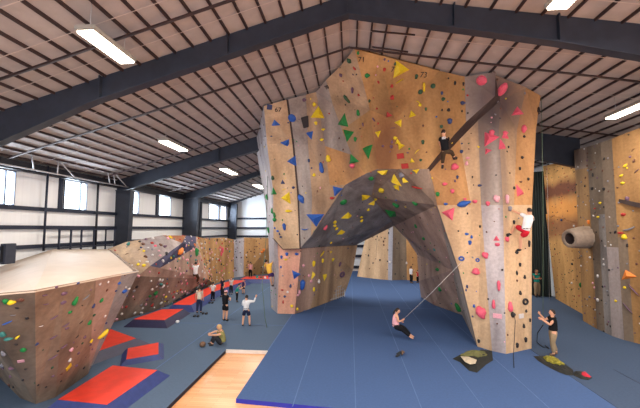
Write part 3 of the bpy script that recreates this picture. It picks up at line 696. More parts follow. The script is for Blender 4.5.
q0 = atZ(1.5, 262.5, 3.72); q1 = atZ(12.5, 262, 3.72)
e = empty('speaker_box', (q0.x, q0.y, 3.72), 0, 'dark grey rectangular box standing on the cream deck at the left edge', 'box')
hq = (262-243.5)/F*q0.dot(fwd) if False else .95
hq = onV(8, 243.5, (q0+q1)/2).z
bm = bmesh.new(); bx(bm, (q0.x, q0.y-.1, 3.66), (q1.x, q0.y+.35, hq)); bmesh.ops.recalc_face_normals(bm, faces=bm.faces); bmesh.ops.bevel(bm, geom=bm.edges[:], offset=.02, segments=2, affect='EDGES')
mesh('cabinet', bm, M['boxgrey'], e); box('grille', (q0.x+.06, q0.y-.115, 3.75), (q1.x-.06, q0.y-.095, hq-.08), M['black'], e)
# railing on the back of the deck
e = empty('guard_railing', (-14.5, 18, 3.9), 0, 'dark metal guard railing along the back of the cream deck', 'railing')
XR = -14.45; ya, yb = atX(59, 230, XR).y, atX(106, 230, XR).y; zt = atX(80, 229, XR).z; zl = atX(80, 247.5, XR).z
box('rail', (XR-.04, ya, zt-.06), (XR+.04, yb, zt+.02), M['girt'], e); box('rail', (XR-.04, ya, zl), (XR+.04, yb, zl+.07), M['girt'], e)
for pxx in (59.3, 71, 81.5, 94): yy = atX(pxx, 235, XR).y; box('post', (XR-.035, yy-.035, zl-.15), (XR+.035, yy+.035, zt), M['girt'], e)
for xx in (XR, XR+.55): box('post', (xx-.03, yb-.03, zl-.2), (xx+.03, yb+.03, zt), M['girt'], e)
box('rail', (XR, yb-.03, zt-.05), (XR+.55, yb+.03, zt), M['girt'], e); box('rail', (XR, yb-.03, zl), (XR+.55, yb+.03, zl+.06), M['girt'], e)

# ------------------------------------------------------------------ long bouldering wall left rear
C_ = Wall('bouldering_wall', 'low overhanging bouldering wall along the left rear with brown panels and red mats below', loc=(-12, 24, 0))
c0 = atY(108, 249, 18.6); c1_ = atY(126, 242, 19.2); c2_ = atY(162, 235.2, 21.0); c3_ = atY(186, 235.6, 23.5); c35 = atY(196, 236.5, 25.5); c4 = atY(204, 238.3, 28.3); c5 = atY(223, 237.5, 32.6); c6 = atY(234, 239.5, 35.0)
x0 = atY(100, 300, 16.5); x1_ = atY(138, 276, 18.0); x2 = atY(150, 266, 18.6); x3 = atY(182, 243, 21.8); x4 = atY(196, 247, 24.6)
y1_ = atY(157, 277, 19.2); y2_ = atY(208, 279, 26.8)
z0 = FL(100, 326); z1 = FL(126, 319); z2 = FL(163, 307.5); z3 = FL(185, 296); z4 = FL(206, 287)
C_.panel('tan_gy', [c0, c1_, x1_, x0], [c1_, atY(140, 239.5, 19.8), x2, x1_], label='pale tan upper panel')
C_.panel('grey', [atY(140, 239.5, 19.8), c2_, x3, x2], label='grey upper panel')
C_.panel('redbrown', [c2_, c3_, x3], label='rusty upper panel')
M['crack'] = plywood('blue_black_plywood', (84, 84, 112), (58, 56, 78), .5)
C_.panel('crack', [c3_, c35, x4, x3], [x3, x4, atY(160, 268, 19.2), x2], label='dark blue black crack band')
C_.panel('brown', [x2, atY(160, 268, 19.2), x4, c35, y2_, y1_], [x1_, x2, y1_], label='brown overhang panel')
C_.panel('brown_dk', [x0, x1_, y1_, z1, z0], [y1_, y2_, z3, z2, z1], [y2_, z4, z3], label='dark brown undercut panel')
C_.panel('ochre', [c35, c4, FL(214, 284), z4, y2_], [c4, c5, FL(226, 280), FL(214, 284)], [c5, c6, FL(234, 277.8), FL(226, 280)], label='tan panel')
lst = '''180 251 11 7 o b 35;196 252 6 8 g b;155.5 293 7 4 g b 20;150 296 4 3 g b;163 261 4 3 w b;168 238.5 4 3 P b;139 250 3 1.5 k s 20;127 254 3 2 n s 30;138 264.5 4 3 y b;144 265.5 5 3 y b;222 250 4 6 p b;221 254 3 4 p b;216 243 2 3 P b;
220 247 3 3 p b;219 260 3 3 r b;183 258 3 3 P b;194.5 245 3 3 o b;217 240 3 3 n b;170 269 3 2 P b;175 276 2 2 w b;151 281 3 2 w b;148 248 3 2 w b'''
C_.put(lst, extra=300, palette='wwwPPsknmpBtwyr', rng=(.11, .22), seed=8)
D = Wall('bouldering_wall', 'tan bouldering wall with a grey pillar at the far end below the white wall', loc=(-11, 36, 0))
g_0 = atY(234, 240, 35.2); g_1 = atY(244, 238, 35.6); g_2 = atY(275, 238.6, 37); 
D.panel('greyblue', [g_0, g_1, FL(243.5, 276.5), FL(234, 277.6)], label='blue grey pillar')
D.panel('ochre', [g_1, g_2, FL(275, 273), FL(243.5, 276.5)], label='tan panel')
D.put('264 250 4 3 o b;262 252 4 2 o b;246 255 2 2 w b;241 264 2 2 w b;265 262 2 2 w b', extra=70, palette='nnkkmws', rng=(.1, .2), seed=9)

# ------------------------------------------------------------------ wall seen through the arch
E = Wall('climbing_wall', 'tall pale tan climbing wall with a grey rib seen through the arch opening', loc=(2.5, 34, 0))
zt_ = 10.2
def up(p, z, dx=0, dy=0): return Vector((p.x+dx, p.y+dy, z))
E0 = FL(357, 276.5); E1 = FL(375, 278.8); E2 = FL(388, 280); E3 = FL(392, 280.3); E4 = FL(400, 280); E5 = FL(407, 280); E6 = FL(440, 283)
ex = (366-357)/(276.5-239)*1.0
def lean(p, px, py): return onV(px, py, p)
def ext(p, q, z): return p+(q-p)*((z-p.z)/(q.z-p.z))
U0 = ext(E0, lean(E0, 365, 240), zt_); U1 = ext(E1, lean(E1, 378, 235), zt_); U2 = ext(E2, lean(E2, 388.5, 228), zt_); U3 = ext(E3, lean(E3, 393, 228), zt_); U4 = ext(E4, lean(E4, 400, 236), zt_)
E.panel('tan', [E0, E1, U1, U0], [E1, E2, U2, U1], label='pale tan panel')
E.panel('greyblue', [E2, E3, U3, U2], label='blue grey rib')
E.panel('olive_gy', [E3, E4, U4, U3], [E4, E5, up(E5, zt_), U4], label='shaded grey brown panel')
E.panel('tan_or', [E5, E6, up(E6, zt_), up(E5, zt_)], label='orange tan panel')
E.put('377.5 236.5 2 2 k b;383.5 241.5 2 2 n b;384 245 2 2 n b;390 262.3 3 2.5 w b;406.5 263 2.5 2.5 w b;368.5 255.5 2 2 k b;380 260 2 2 k b;373 263 2 1.5 k b;388 250 1.5 1.5 k b;388.5 233 2 2 k b', extra=60, palette='kkn', rng=(.1, .16), seed=12)

# ------------------------------------------------------------------ right rear and right side walls
G = Wall('climbing_wall', 'tan climbing wall with a rust coloured band standing behind the right tower', loc=(9, 22, 0))
G0 = FL(555.6, 298.6); G1 = FL(583.5, 314.5)
Gt0 = lean(G0, 543, 166); Gtm = G0.lerp(G1, .5); Gtm2 = onV(566.6, 161, Gtm); Gt1 = lean(G1, 583, 166)
Gp0 = lean(G0, 547, 214); Gp1 = lean(G1, 580, 224); Gq0 = lean(G0, 544.5, 184); Gq1 = lean(G1, 578, 193)
Gm0 = lean(G0, 548, 226)
_gc = (Gq0+Gq1)/2
GS = [(_gc+Vector((0, 0, -.15)), 6.0, .75, (100, 60, 44), 1.0), (_gc+Vector((0, 0, -1.5)), 6.0, .9, (206, 136, 66), .7), ((Gp0+Gp1)/2+Vector((0, 0, -.6)), 6.0, .8, (120, 76, 54), .8)]
for k_ in ('tan', 'redbrown', 'tan_or', 'ochre_dk'): M['G_'+k_] = plywood('rear_plywood_'+k_, (206, 160, 102), (176, 132, 82), .5, (190, 146, 92), stains=GS)
_gp = G.panel
G.panel = lambda mt, *p, **k: _gp('G_'+mt, *p, **k)
G.panel('tan', [Gt0, Gtm2, Gt1, Gq1, Gq0], label='pale tan top panel')
G.panel('redbrown', [Gq0, Gq1, Gp1.lerp(Gq1, .55), Gp0.lerp(Gq0, .5)], label='rust stained panel')
G.panel('tan_or', [Gp0.lerp(Gq0, .5), Gp1.lerp(Gq1, .55), Gp1, Gp0], label='orange panel')
G.panel('ochre_dk', [Gp0+Vector((.0, .15, 0)), Gp1+Vector((.0, .15, 0)), G1, G0], label='ochre lower panel')
G.put('562 220 4 3 B b;574.5 226 3 3 w b;568 241 4 3 w b;581 285 2 6 g b;572 283 4 2 w b;572.5 264 3 3 k b;555 249 2 2 k b;550 265 2 2 k b', extra=170, palette='kknnnGr', rng=(.06, .11), seed=14)
p = onV(570, 164, G1.lerp(G0, .4))
tag(rod('steel_brace', [onC(569.5, 159, .3).lerp(p, .9)+Vector((0, -.3, 0)), onV(580, 218, G1)+Vector((0, -.3, 0))], .06, M['steel_dk']), 'slim dark steel bar slanting down the front of the tan wall behind the right tower', 'brace')
H = Wall('climbing_wall', 'tall ochre and grey climbing wall along the right edge, with hollow barrel feature', loc=(11.5, 17, 0))
hz = 9.15
Hb = [FL(583, 320.6), FL(597, 329), FL(605, 332.5), FL(612, 336), FL(624, 340), FL(634, 342.5), FL(655, 348)]
H0, H1, H2, H3, H4, H5, H6 = Hb
tops = [atY(583, 150, H0.y), atY(598, 146.3, H1.y), atY(605, 144.6, H2.y), atY(612, 142, H3.y), atY(624, 138.6, H4.y), atY(640, 134.5, H5.y), atY(670, 127, H6.y)]
tops = [Vector((b.x, b.y, t.z)) for b, t in zip(Hb, tops)]
def mid(i, f): return Hb[i].lerp(tops[i], f)
def strip(mt, i, f0, f1, lb=None): H.panel(mt, [mid(i, f0), mid(i+1, f0), mid(i+1, f1), mid(i, f1)], label=lb)
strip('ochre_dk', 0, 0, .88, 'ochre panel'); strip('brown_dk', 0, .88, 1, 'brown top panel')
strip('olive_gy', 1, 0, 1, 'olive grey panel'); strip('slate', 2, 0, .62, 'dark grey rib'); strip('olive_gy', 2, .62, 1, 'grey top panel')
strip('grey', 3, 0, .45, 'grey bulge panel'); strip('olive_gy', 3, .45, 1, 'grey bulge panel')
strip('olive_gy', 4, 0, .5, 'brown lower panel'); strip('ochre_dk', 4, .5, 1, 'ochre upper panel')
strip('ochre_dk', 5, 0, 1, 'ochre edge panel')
q_ = [lean(Hb[i], x, y)+(CAM-Hb[i]).normalized()*.3 for i, x, y in ((3, 614, 200), (4, 625, 202), (5, 634, 204), (6, 655, 208), (6, 655, 213), (5, 634, 208.5), (4, 625, 206), (3, 614, 203))]
H.panel('charcoal', [q_[0], q_[1], q_[6], q_[7]], [q_[1], q_[2], q_[5], q_[6]], [q_[2], q_[3], q_[4], q_[5]], thick=.15, label='dark horizontal ledge', name='ledge')
Hw = Vector((H0.x+2.5, H0.y+.6, 0)); 
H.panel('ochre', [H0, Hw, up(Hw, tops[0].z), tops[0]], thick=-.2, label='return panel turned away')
H.put('''589 222 5 4 o b;600.5 203 4 3 y b;598.5 217 4 3 y b;595 208.5 3 2 r b;621.5 175.5 4 3 y b 30;625.5 165.5 5 3 y b 40;623 183 4 3.5 y b;627 168 2 2 y b;624 237 7 5 y b;628 275.5 13 9 o t 20;624.5 287.5 4 2.5 y b;
616 301 3 3 y b;629 229 11 7 s s 200;627.5 199 5 5 m b;591.5 169.5 3 3 n b;593 175 2 4 k b;592.5 188.5 5 3 k b;604 189 4 3 k b;585 186 3 2 k b;634 290 14 4 m s -50;628 308 12 3 m s -50;590.5 257.5 3.5 3 w b;604 264.5 3 2 w b;598 300 4 3 w b;
590 297 3 3 s b;594.5 287.5 3 2 P b;598 276 3 3 w b;593 283 3 2 P b;607.5 291 3 2 s b;606 303 3 2 s b;623.5 214.5 6 3 r b;621 233 6 3 r b;611 245 2 2 w b;604 207 2 2 k b;637 171 6 2 m s 40;633 150 4 2 n s 40;609 270 3 2 k b;618 226 3 2 s b''',
      extra=110, palette='kknnmsws', rng=(.06, .12), seed=15)
# barrel
k = H.hit(591, 238)
bp, bn, bd = k
ax = (Vector((-.96, -.22, -.08))).normalized(); cen = bp+bn*.55+Vector((0, 0, 0))
bm = bmesh.new(); u = ax.cross(Vector((0, 0, 1))).normalized(); v = u.cross(ax); N = 24
prof = [(.62, -.95), (.63, -.2), (.52, .5), (.50, .55), (.36, .55), (.32, .5), (.30, -.1), (0.01, -.12)]
prof = [(r_*.9, z*1.0) for r_, z in prof]
rg = [[bm.verts.new(cen+ax*z+(u*cos(2*pi*i/N)+v*sin(2*pi*i/N))*r_*(1+.04*sin(3*i))) for i in range(N)] for r_, z in prof]
for a, b in zip(rg, rg[1:]):
    for i in range(N): bm.faces.new((a[i], a[(i+1) % N], b[(i+1) % N], b[i]))
for f in bm.faces: f.material_index = 0
bm.faces.ensure_lookup_table()
for f in bm.faces[5*N:]: f.material_index = 1
bmesh.ops.recalc_face_normals(bm, faces=bm.faces)
o = mesh('barrel_feature', bm, [M['barrel'], M['charcoal']], H.e, True); o['label'] = 'hollow beige barrel sticking out'
# dark curtain behind the right tower
ca = FL(529, 295); cb = FL(551.3, 297.2); 
bm = bmesh.new(); n = 40; top = []; bot = []
for sgn in (0, .06):
    for i in range(n+1):
        q = ca.lerp(cb, i/n)+Vector((0, sgn+.06*sin(i*1.4), 0)); bot.append(bm.verts.new((q.x, q.y, 0))); top.append(bm.verts.new((q.x, q.y, 9.3)))
for s_ in (0, n+1):
    for i in range(n): bm.faces.new((bot[s_+i], bot[s_+i+1], top[s_+i+1], top[s_+i]))
tag(mesh('divider_curtain', bm, M['curtain'], None, True), 'tall dark green divider curtain hanging in the gap right of the tower', 'curtain')

# ------------------------------------------------------------------ padded floor
def pad(name, pts, m, side, label, top=0.0, bot=FT+.002):
    bm = bmesh.new(); a = [bm.verts.new((x, y, top)) for x, y in pts]; b = [bm.verts.new((x, y, bot)) for x, y in pts]
    bm.faces.new(a); bm.faces.new(b[::-1])
    for i in range(len(pts)):
        f = bm.faces.new((a[i], b[i], b[(i+1) % len(pts)], a[(i+1) % len(pts)])); f.material_index = 1
    bmesh.ops.recalc_face_normals(bm, faces=bm.faces)
    return tag(mesh(name, bm, [m, side]), label, 'floor mat')
XL, XM = -5.15, -3.4
YW = FL(246, 350).y; YC = FL(236, 398.5).y
RB = FL(531, 350).x
lm = pad('floor_mat', [(-14.9, YB+.3), (XL, YB+.3), (XL, YW), (XM, YW), (XM, 41.5), (-14.9, 41.5)], M['mat_grey'], M['edge_dk'], 'grey-blue carpeted floor mat covering the left side of the gym, wooden floor at its edge')  # dark sides: shade on the left riser is put into the colour
cmat = pad('floor_mat', [(XM+.015, YC), (XM+.015, 41.5), (RB, 41.5), (RB, YC-1.1), (2.2, YC-.55)], M['mat_blue'], M['royal'], 'blue carpeted floor mat under the arch, with bright royal blue front edge')
rm = pad('floor_mat', [(RB+.015, YC-3), (RB+.015, 41.5), (14.9, 41.5), (14.9, YC-3)], M['mat_navy'], M['edge_dk'], 'dull slate blue floor mat on the right side beside the tall wall')
box('edge_strip', (XL, YW-.05, FT+.003), (XM, YW+.0, .004), M['edge_white'], lm)['label'] = 'white edge strip'  # far riser catching light, painted as a white strip
for x in (-1.65, .12, 1.95, 3.68, 5.5):
    y0 = YC-.3 if x < 2 else YC-.7
    box('seam_tape', (x-.013, y0, -.002), (x+.013, 41, .004), M['seam'], cmat)
box('seam_tape', (XM-.02, YW, -.002), (XM+.02, 41, .005), M['seam'], cmat)
for y in (15.9, 22.5): box('seam_tape', (XM+.02, y-.012, -.002), (RB, y+.012, .0035), M['seam'], cmat) if y > 20 else None
for x in (-6.95,): box('seam_tape', (x-.018, 6, -.002), (x+.018, 41, .004), M['seam'], lm)
for y in (18.0, 26.0): box('seam_tape', (-9.5, y-.015, -.002), (XM-.02, y+.015, .004), M['seam'], lm)
for x in (9.3, 11.2): box('seam_tape', (x-.012, 6, -.002), (x+.012, 13.5, .003), M['edge_dk'], rm)

def crash_mat(pts, h, sk, label, dark=False, skirts=None):
    """pts = four or more px corners of the raised top, clockwise"""
    T = [atZ(x, y, h) for x, y in pts]; c = sum(T, Vector())/len(T); n = len(T)
    area = sum(T[i].x*T[(i+1) % n].y-T[(i+1) % n].x*T[i].y for i in range(n))
    if area < 0: T.reverse()
    e = empty('crash_mat', (c.x, c.y, 0), 0, label, 'crash mat', 'red crash mats')
    off = []
    for i in range(n):
        a, b, d = T[i-1], T[i], T[(i+1) % n]
        e1 = (b-a).to_2d().normalized(); e2 = (d-b).to_2d().normalized()
        n1 = Vector((e1.y, -e1.x)); n2 = Vector((e2.y, -e2.x)); m = (n1+n2).normalized()
        o = m*(sk/max(.45, m.dot(n1))); off.append(Vector((b.x+o.x, b.y+o.y, .003)))
    bm = bmesh.new(); a = [bm.verts.new(p) for p in T]; b = [bm.verts.new(p-Vector((0, 0, .05))) for p in T]
    bm.faces.new(a); bm.faces.new(b[::-1])
    for i in range(n): bm.faces.new((a[i], b[i], b[(i+1) % n], a[(i+1) % n]))
    bmesh.ops.recalc_face_normals(bm, faces=bm.faces); mesh('top_cover', bm, M['red_vinyl'], e)['label'] = 'red vinyl top'
    bm = bmesh.new(); a = [bm.verts.new(p-Vector((0, 0, .004))) for p in T]; b = [bm.verts.new(p) for p in off]
    for i in range(n): bm.faces.new((a[i], b[i], b[(i+1) % n], a[(i+1) % n]))
    bm.faces.new(b[::-1])
    bmesh.ops.recalc_face_normals(bm, faces=bm.faces); mesh('skirt', bm, M['skirt_dk' if dark else 'skirt'], e)['label'] = 'sloped navy blue skirt'
    return e
crash_mat([(58, 399.5), (112.6, 365.4), (157.5, 370), (107, 404.6)], .28, .30, 'large red crash mat with blue skirt in the left foreground, nearest of the red mats')
crash_mat([(95, 352), (136, 338.3), (110, 328.8), (98, 333)], .28, .45, 'red crash mat partly behind the cream-decked boulder', True)
crash_mat([(128, 348.2), (158.5, 342.4), (158.5, 354), (126.3, 359.4)], .16, .2, 'small red crash mat lying alone on the grey floor, smallest of the red mats')
crash_mat([(133.5, 319.2), (162, 309.3), (183.5, 309), (164.5, 320)], .33, .3, 'red crash mat with dark navy front under the brown overhang', True)
crash_mat([(173, 304.5), (187, 297), (208, 287.5), (226, 282), (236, 280), (246, 280.5), (213, 292), (191, 305)], .35, .36, 'long red crash mat running along the rear bouldering wall behind the group of people')
crash_mat([(240, 279), (246, 276.6), (272, 275.4), (272, 279)], .35, .4, 'farthest red crash mat below the tan wall and grey pillar')

# ------------------------------------------------------------------ people
SK = mat('skin', (214, 160, 130), .55, 0, .04, 4); SK2 = mat('skin_tan', (168, 116, 88), .55, 0, .04, 4)
def cloth(name, rgb): return mat('cloth_'+name, rgb, .85, 0, .07, 9, bump=.15, spec=.15)
CL = {k: cloth(k, v) for k, v in dict(white=(228, 226, 228), cream=(232, 222, 200), black=(26, 26, 30), navy=(36, 40, 66), jeans=(44, 52, 84), khaki=(150, 130, 104),
      teal=(36, 148, 136), pink=(230, 170, 176), yellow=(240, 186, 76), red=(192, 36, 52), olive=(142, 136, 84), purple=(70, 52, 104), charcoal=(44, 44, 50), brownolive=(74, 58, 44)).items()}
HAIR = {k: mat('hair_'+k, v, .6, 0, .1, 20) for k, v in dict(dark=(34, 24, 22), brown=(92, 60, 40), blond=(206, 168, 116), grey=(190, 170, 150)).items()}
M['sole'] = mat('shoe_dark', (34, 32, 36), .6); M['shoe_b'] = mat('shoe_brown', (110, 84, 66), .6); M['eye'] = mat('eye_dark', (30, 22, 20), .3); M['lip'] = mat('lip', (170, 92, 84), .5)

def skin_bm(comps, sub=1):
    """comps: list of (points dict name->(co,r), edges, root)"""
    me = bpy.data.meshes.new('tmp'); V = []; E_ = []; Rr = []; roots = []
    for pts, ed, root in comps:
        idx = {}
        for k, (co, r) in pts.items(): idx[k] = len(V); V.append(co); Rr.append(r*((1.24 if r < .06 or len(comps) > 3 else 1.36) if r > .02 else 1.1))
        for a, b in ed: E_.append((idx[a], idx[b]))
        roots.append(idx[root])
    me.from_pydata(V, E_, []); o = bpy.data.objects.new('tmp', me); COL.objects.link(o)
    md = o.modifiers.new('s', 'SKIN'); md.branch_smoothing = .3; md.use_smooth_shade = True
    sv = me.skin_vertices[0].data
    for i, r in enumerate(Rr): sv[i].radius = (r, r); sv[i].use_root = i in roots
    sb = o.modifiers.new('u', 'SUBSURF'); sb.levels = sb.render_levels = sub
    bpy.context.view_layer.update()
    ev = o.evaluated_get(bpy.context.evaluated_depsgraph_get()); m2 = bpy.data.meshes.new_from_object(ev)
    bm = bmesh.new(); bm.from_mesh(m2); bpy.data.objects.remove(o); bpy.data.meshes.remove(me); bpy.data.meshes.remove(m2)
    return bm
def lmesh(name, bm, m, parent):
    me = bpy.data.meshes.new(name); bm.to_mesh(me); bm.free()
    for x in (m if isinstance(m, (list, tuple)) else [m]): me.materials.append(x)
    for p in me.polygons: p.use_smooth = True
    o = bpy.data.objects.new(name, me); link(o, parent); return o
STAND = dict(pelvis=(0, 0, .95), waist=(0, -.01, 1.09), chest=(0, -.01, 1.30), neck=(0, 0, 1.475), head=(0, .025, 1.625),
    shL=(-.175, 0, 1.42), elL=(-.235, -.02, 1.14), wrL=(-.24, .06, .90), shR=(.175, 0, 1.42), elR=(.235, -.02, 1.14), wrR=(.24, .06, .90),
    hpL=(-.09, 0, .91), knL=(-.11, .02, .50), anL=(-.12, -.02, .09), hpR=(.09, 0, .91), knR=(.11, .02, .50), anR=(.12, -.02, .09))
def person(loc, scale, rz, label, shirt, legs, hair, pose=None, sleeve=1, leglen=2, skin=None, hairlong=False, face=None, shoe='sole', group=None, hat=None, toes=None, belt=False, bald=False, bare=False):
    """local frame: faces +Y, +X is its right hand side seen from behind. sleeve 0 none 1 short 2 long; leglen 1 shorts 2 long"""
    P = {k: Vector(v) for k, v in STAND.items()}
    for k, v in (pose or {}).items(): P[k] = Vector(v)
    skn = skin or SK
    e = empty('person', loc, rz, label, 'person', group); e.scale = (scale,)*3
    fd = Vector(face).normalized() if face else Vector((0, 1, 0))
    comps = []
    main = {'pelvis': (P['pelvis'], .088), 'waist': (P['waist'], .085), 'chest': (P['chest'], .108), 'neckb': (P['chest'].lerp(P['neck'], .7), .075), 'neck': (P['neck'], .052), 'skull': (P['neck'].lerp(P['head'], .7), .06)}
    ed = [('pelvis', 'waist'), ('waist', 'chest'), ('chest', 'neckb'), ('neckb', 'neck'), ('neck', 'skull')]
    for s in 'LR':
        main['sh'+s] = (P['sh'+s], .058); main['ua'+s] = (P['sh'+s].lerp(P['el'+s], .5), .046); main['el'+s] = (P['el'+s], .039); main['fa'+s] = (P['el'+s].lerp(P['wr'+s], .35), .038); main['wr'+s] = (P['wr'+s], .026)
        hd = (P['wr'+s]-P['el'+s]).normalized(); main['pa'+s] = (P['wr'+s]+hd*.05, .034); main['kn_'+s] = (P['wr'+s]+hd*.085, .03)
        ed += [('chest', 'sh'+s), ('sh'+s, 'ua'+s), ('ua'+s, 'el'+s), ('el'+s, 'fa'+s), ('fa'+s, 'wr'+s), ('wr'+s, 'pa'+s), ('pa'+s, 'kn_'+s)]
        main['hp'+s] = (P['hp'+s], .082); main['th'+s] = (P['hp'+s].lerp(P['kn'+s], .5), .078); main['kn'+s] = (P['kn'+s], .056); main['ca'+s] = (P['kn'+s].lerp(P['an'+s], .35), .056); main['an'+s] = (P['an'+s], .036)
        ed += [('pelvis', 'hp'+s), ('hp'+s, 'th'+s), ('th'+s, 'kn'+s), ('kn'+s, 'ca'+s), ('ca'+s, 'an'+s)]
        td = (Vector(toes[s]) if toes else Vector((0, 1, -.1))).normalized()
        P['to'+s] = P['an'+s]+td*.15+Vector((0, 0, -.035)); main['to'+s] = (P['to'+s], .03); ed.append(('an'+s, 'to'+s))
        sd = hd.cross(fd); sd = sd.normalized() if sd.length > .1 else Vector((1, 0, 0)); cu = hd.cross(sd).normalized()
        if cu.dot(P['chest']-P['wr'+s]) < 0: cu = -cu
        base = P['wr'+s]+hd*.075
        for q, (off, ln) in enumerate(((-.03, .070), (-.01, .080), (.01, .075), (.03, .058))):
            b0 = base+sd*off; b1 = b0+hd*ln*.55+cu*.008; b2 = b1+hd*ln*.35+cu*.03
            comps.append(({'a': (b0, .0105), 'b': (b1, .0095), 'c': (b2, .008)}, [('a', 'b'), ('b', 'c')], 'a'))
        tb = P['wr'+s]+hd*.03-sd*.024; t1_ = tb+hd*.03-sd*.03+cu*.012; t2_ = t1_+hd*.032+cu*.012
        comps.append(({'a': (tb, .014), 'b': (t1_, .0115), 'c': (t2_, .009)}, [('a', 'b'), ('b', 'c')], 'a'))
    comps.insert(0, (main, ed, 'pelvis'))
    bm = skin_bm(comps)
    # head with nose, ears, eyes, mouth
    up_ = (P['head']-P['neck']).normalized(); up_ = (up_+Vector((0, 0, .5))).normalized()
    fy = (fd-up_*fd.dot(up_)).normalized(); fx = fy.cross(up_)
    Mh = Matrix(((fx.x, fy.x, up_.x, P['head'].x), (fx.y, fy.y, up_.y, P['head'].y), (fx.z, fy.z, up_.z, P['head'].z), (0, 0, 0, 1))) @ Matrix.Scale(1.08, 4)
    def part(fn, mi):
        k0 = len(bm.verts); f0 = len(bm.faces); fn(); bm.verts.ensure_lookup_table(); bm.faces.ensure_lookup_table()
        for v in bm.verts[k0:]: v.co = Mh @ v.co
        for f in bm.faces[f0:]: f.material_index = mi; f.smooth = True
    def skull():
        r = bmesh.ops.create_icosphere(bm, subdivisions=3, radius=1)
        for v in r['verts']:
            c = v.co; w = 1.0-.28*max(0, -c.z)**1.3
            y = c.y*.097 + (-.012 if c.z < 0 and c.y < 0 else 0); y += .022*math.exp(-((c.x/.16)**2+((c.z+.12)/.2)**2)) if c.y > .5 else 0
            v.co = Vector((c.x*.077*w, y*(1-.12*max(0, -c.z)), c.z*.118))
    part(skull, 0)
    for sx in (-1, 1):
        def ear():
            r = bmesh.ops.create_icosphere(bm, subdivisions=2, radius=1)
            for v in r['verts']: v.co = Vector((v.co.x*.012+sx*.076, v.co.y*.018-.005, v.co.z*.03-.005))
        part(ear, 0)
        def eye():
            r = bmesh.ops.create_icosphere(bm, subdivisions=1, radius=1)
            for v in r['verts']: v.co = Vector((v.co.x*.012+sx*.03, v.co.y*.007+.087, v.co.z*.007+.006))
        part(eye, 1)
    def mouth():
        r = bmesh.ops.create_icosphere(bm, subdivisions=1, radius=1)
        for v in r['verts']: v.co = Vector((v.co.x*.023, v.co.y*.008+.078, v.co.z*.007-.062))
    part(mouth, 2)
    lmesh('body', bm, [skn, M['eye'], M['lip']], e)
    # hair
    if not bald:
        bm = bmesh.new(); r = bmesh.ops.create_icosphere(bm, subdivisions=3, radius=1); dl = []
        for v in r['verts']:
            c = v.co.copy()
            if c.z < -.45+(0 if c.y < 0 else .9*c.y+.35): dl.append(v)
            v.co = Mh @ Vector((c.x*.087, c.y*.106-.004, c.z*.127+.004))
        bmesh.ops.delete(bm, geom=dl, context='VERTS')
        if hairlong:
            b = Mh @ Vector((0, -.10, .01)); c = Mh @ Vector((0, -.135, -.09)); d = Mh @ Vector((0, -.12, -.22))
            tube(bm, [b, b.lerp(c, .5), c, d], [.028, .035, .032, .012], 8)
        lmesh('hair', bm, HAIR[hair], e)
    if hat:
        bm = bmesh.new(); r = bmesh.ops.create_icosphere(bm, subdivisions=3, radius=1); dl = [v for v in r['verts'] if v.co.z < .12]
        for v in r['verts']: c = v.co.copy(); v.co = Mh @ Vector((c.x*.094, c.y*.113, c.z*.13))
        bmesh.ops.delete(bm, geom=dl, context='VERTS'); lmesh('cap', bm, CL[hat], e)
    # shirt
    if shirt:
        pt = {'hem': (P['pelvis'].lerp(P['waist'], -.25), .135), 'hem2': (P['pelvis'].lerp(P['waist'], .4), .130), 'waist': (P['waist'], .126), 'chest': (P['chest'], .142), 'nb': (P['chest'].lerp(P['neck'], .62), .092), 'col': (P['chest'].lerp(P['neck'], .80), .072)}
        ed = [('hem', 'hem2'), ('hem2', 'waist'), ('waist', 'chest'), ('chest', 'nb'), ('nb', 'col')]
        for s in 'LR':
            if sleeve == 0: pt['sh'+s] = (P['chest'].lerp(P['sh'+s], .75)+Vector((0, 0, .01)), .066); ed.append(('chest', 'sh'+s)); continue
            pt['sh'+s] = (P['sh'+s], .072); pt['ua'+s] = (P['sh'+s].lerp(P['el'+s], .62), .06); ed += [('chest', 'sh'+s), ('sh'+s, 'ua'+s)]
            if sleeve == 2:
                pt['el'+s] = (P['el'+s], .052); pt['wr'+s] = (P['el'+s].lerp(P['wr'+s], .92), .038); ed += [('ua'+s, 'el'+s), ('el'+s, 'wr'+s)]
        lmesh('shirt', skin_bm([(pt, ed, 'hem')]), CL[shirt], e)
    pt = {'top': (P['pelvis'].lerp(P['waist'], .35), .119), 'pel': (P['pelvis']+Vector((0, 0, -.01)), .130)}; ed = [('top', 'pel')]
    for s in 'LR':
        pt['hp'+s] = (P['hp'+s], .106); pt['th'+s] = (P['hp'+s].lerp(P['kn'+s], .45), .094); pt['kk'+s] = (P['hp'+s].lerp(P['kn'+s], .85), .08 if leglen == 1 else .072); ed += [('pel', 'hp'+s), ('hp'+s, 'th'+s), ('th'+s, 'kk'+s)]
        if leglen == 2: pt['kn'+s] = (P['kn'+s].lerp(P['an'+s], .05), .069); pt['an'+s] = (P['kn'+s].lerp(P['an'+s], .93), .055); ed += [('kk'+s, 'kn'+s), ('kn'+s, 'an'+s)]
    lmesh('shorts' if leglen == 1 else 'trousers', skin_bm([(pt, ed, 'pel')]), CL[legs], e)
    if not bare:
        for s in 'LR':
            a = P['an'+s]; t = P['to'+s]; d = (t-a); d.normalize()
            lmesh('shoe', skin_bm([({'h': (a-d*.035+Vector((0, 0, -.02)), .044), 'm': (a.lerp(t, .5)+Vector((0, 0, -.012)), .046), 't': (t, .038)}, [('h', 'm'), ('m', 't')], 'm')]), M[shoe], e)
    if belt:
        c = P['pelvis'].lerp(P['waist'], .45); bm = bmesh.new(); n = 20
        tube(bm, [c+Vector((cos(2*pi*i/n)*.142, sin(2*pi*i/n)*.142, 0)) for i in range(n+1)], .02, 6)
        lmesh('harness', bm, CL['black'], e)
    return e
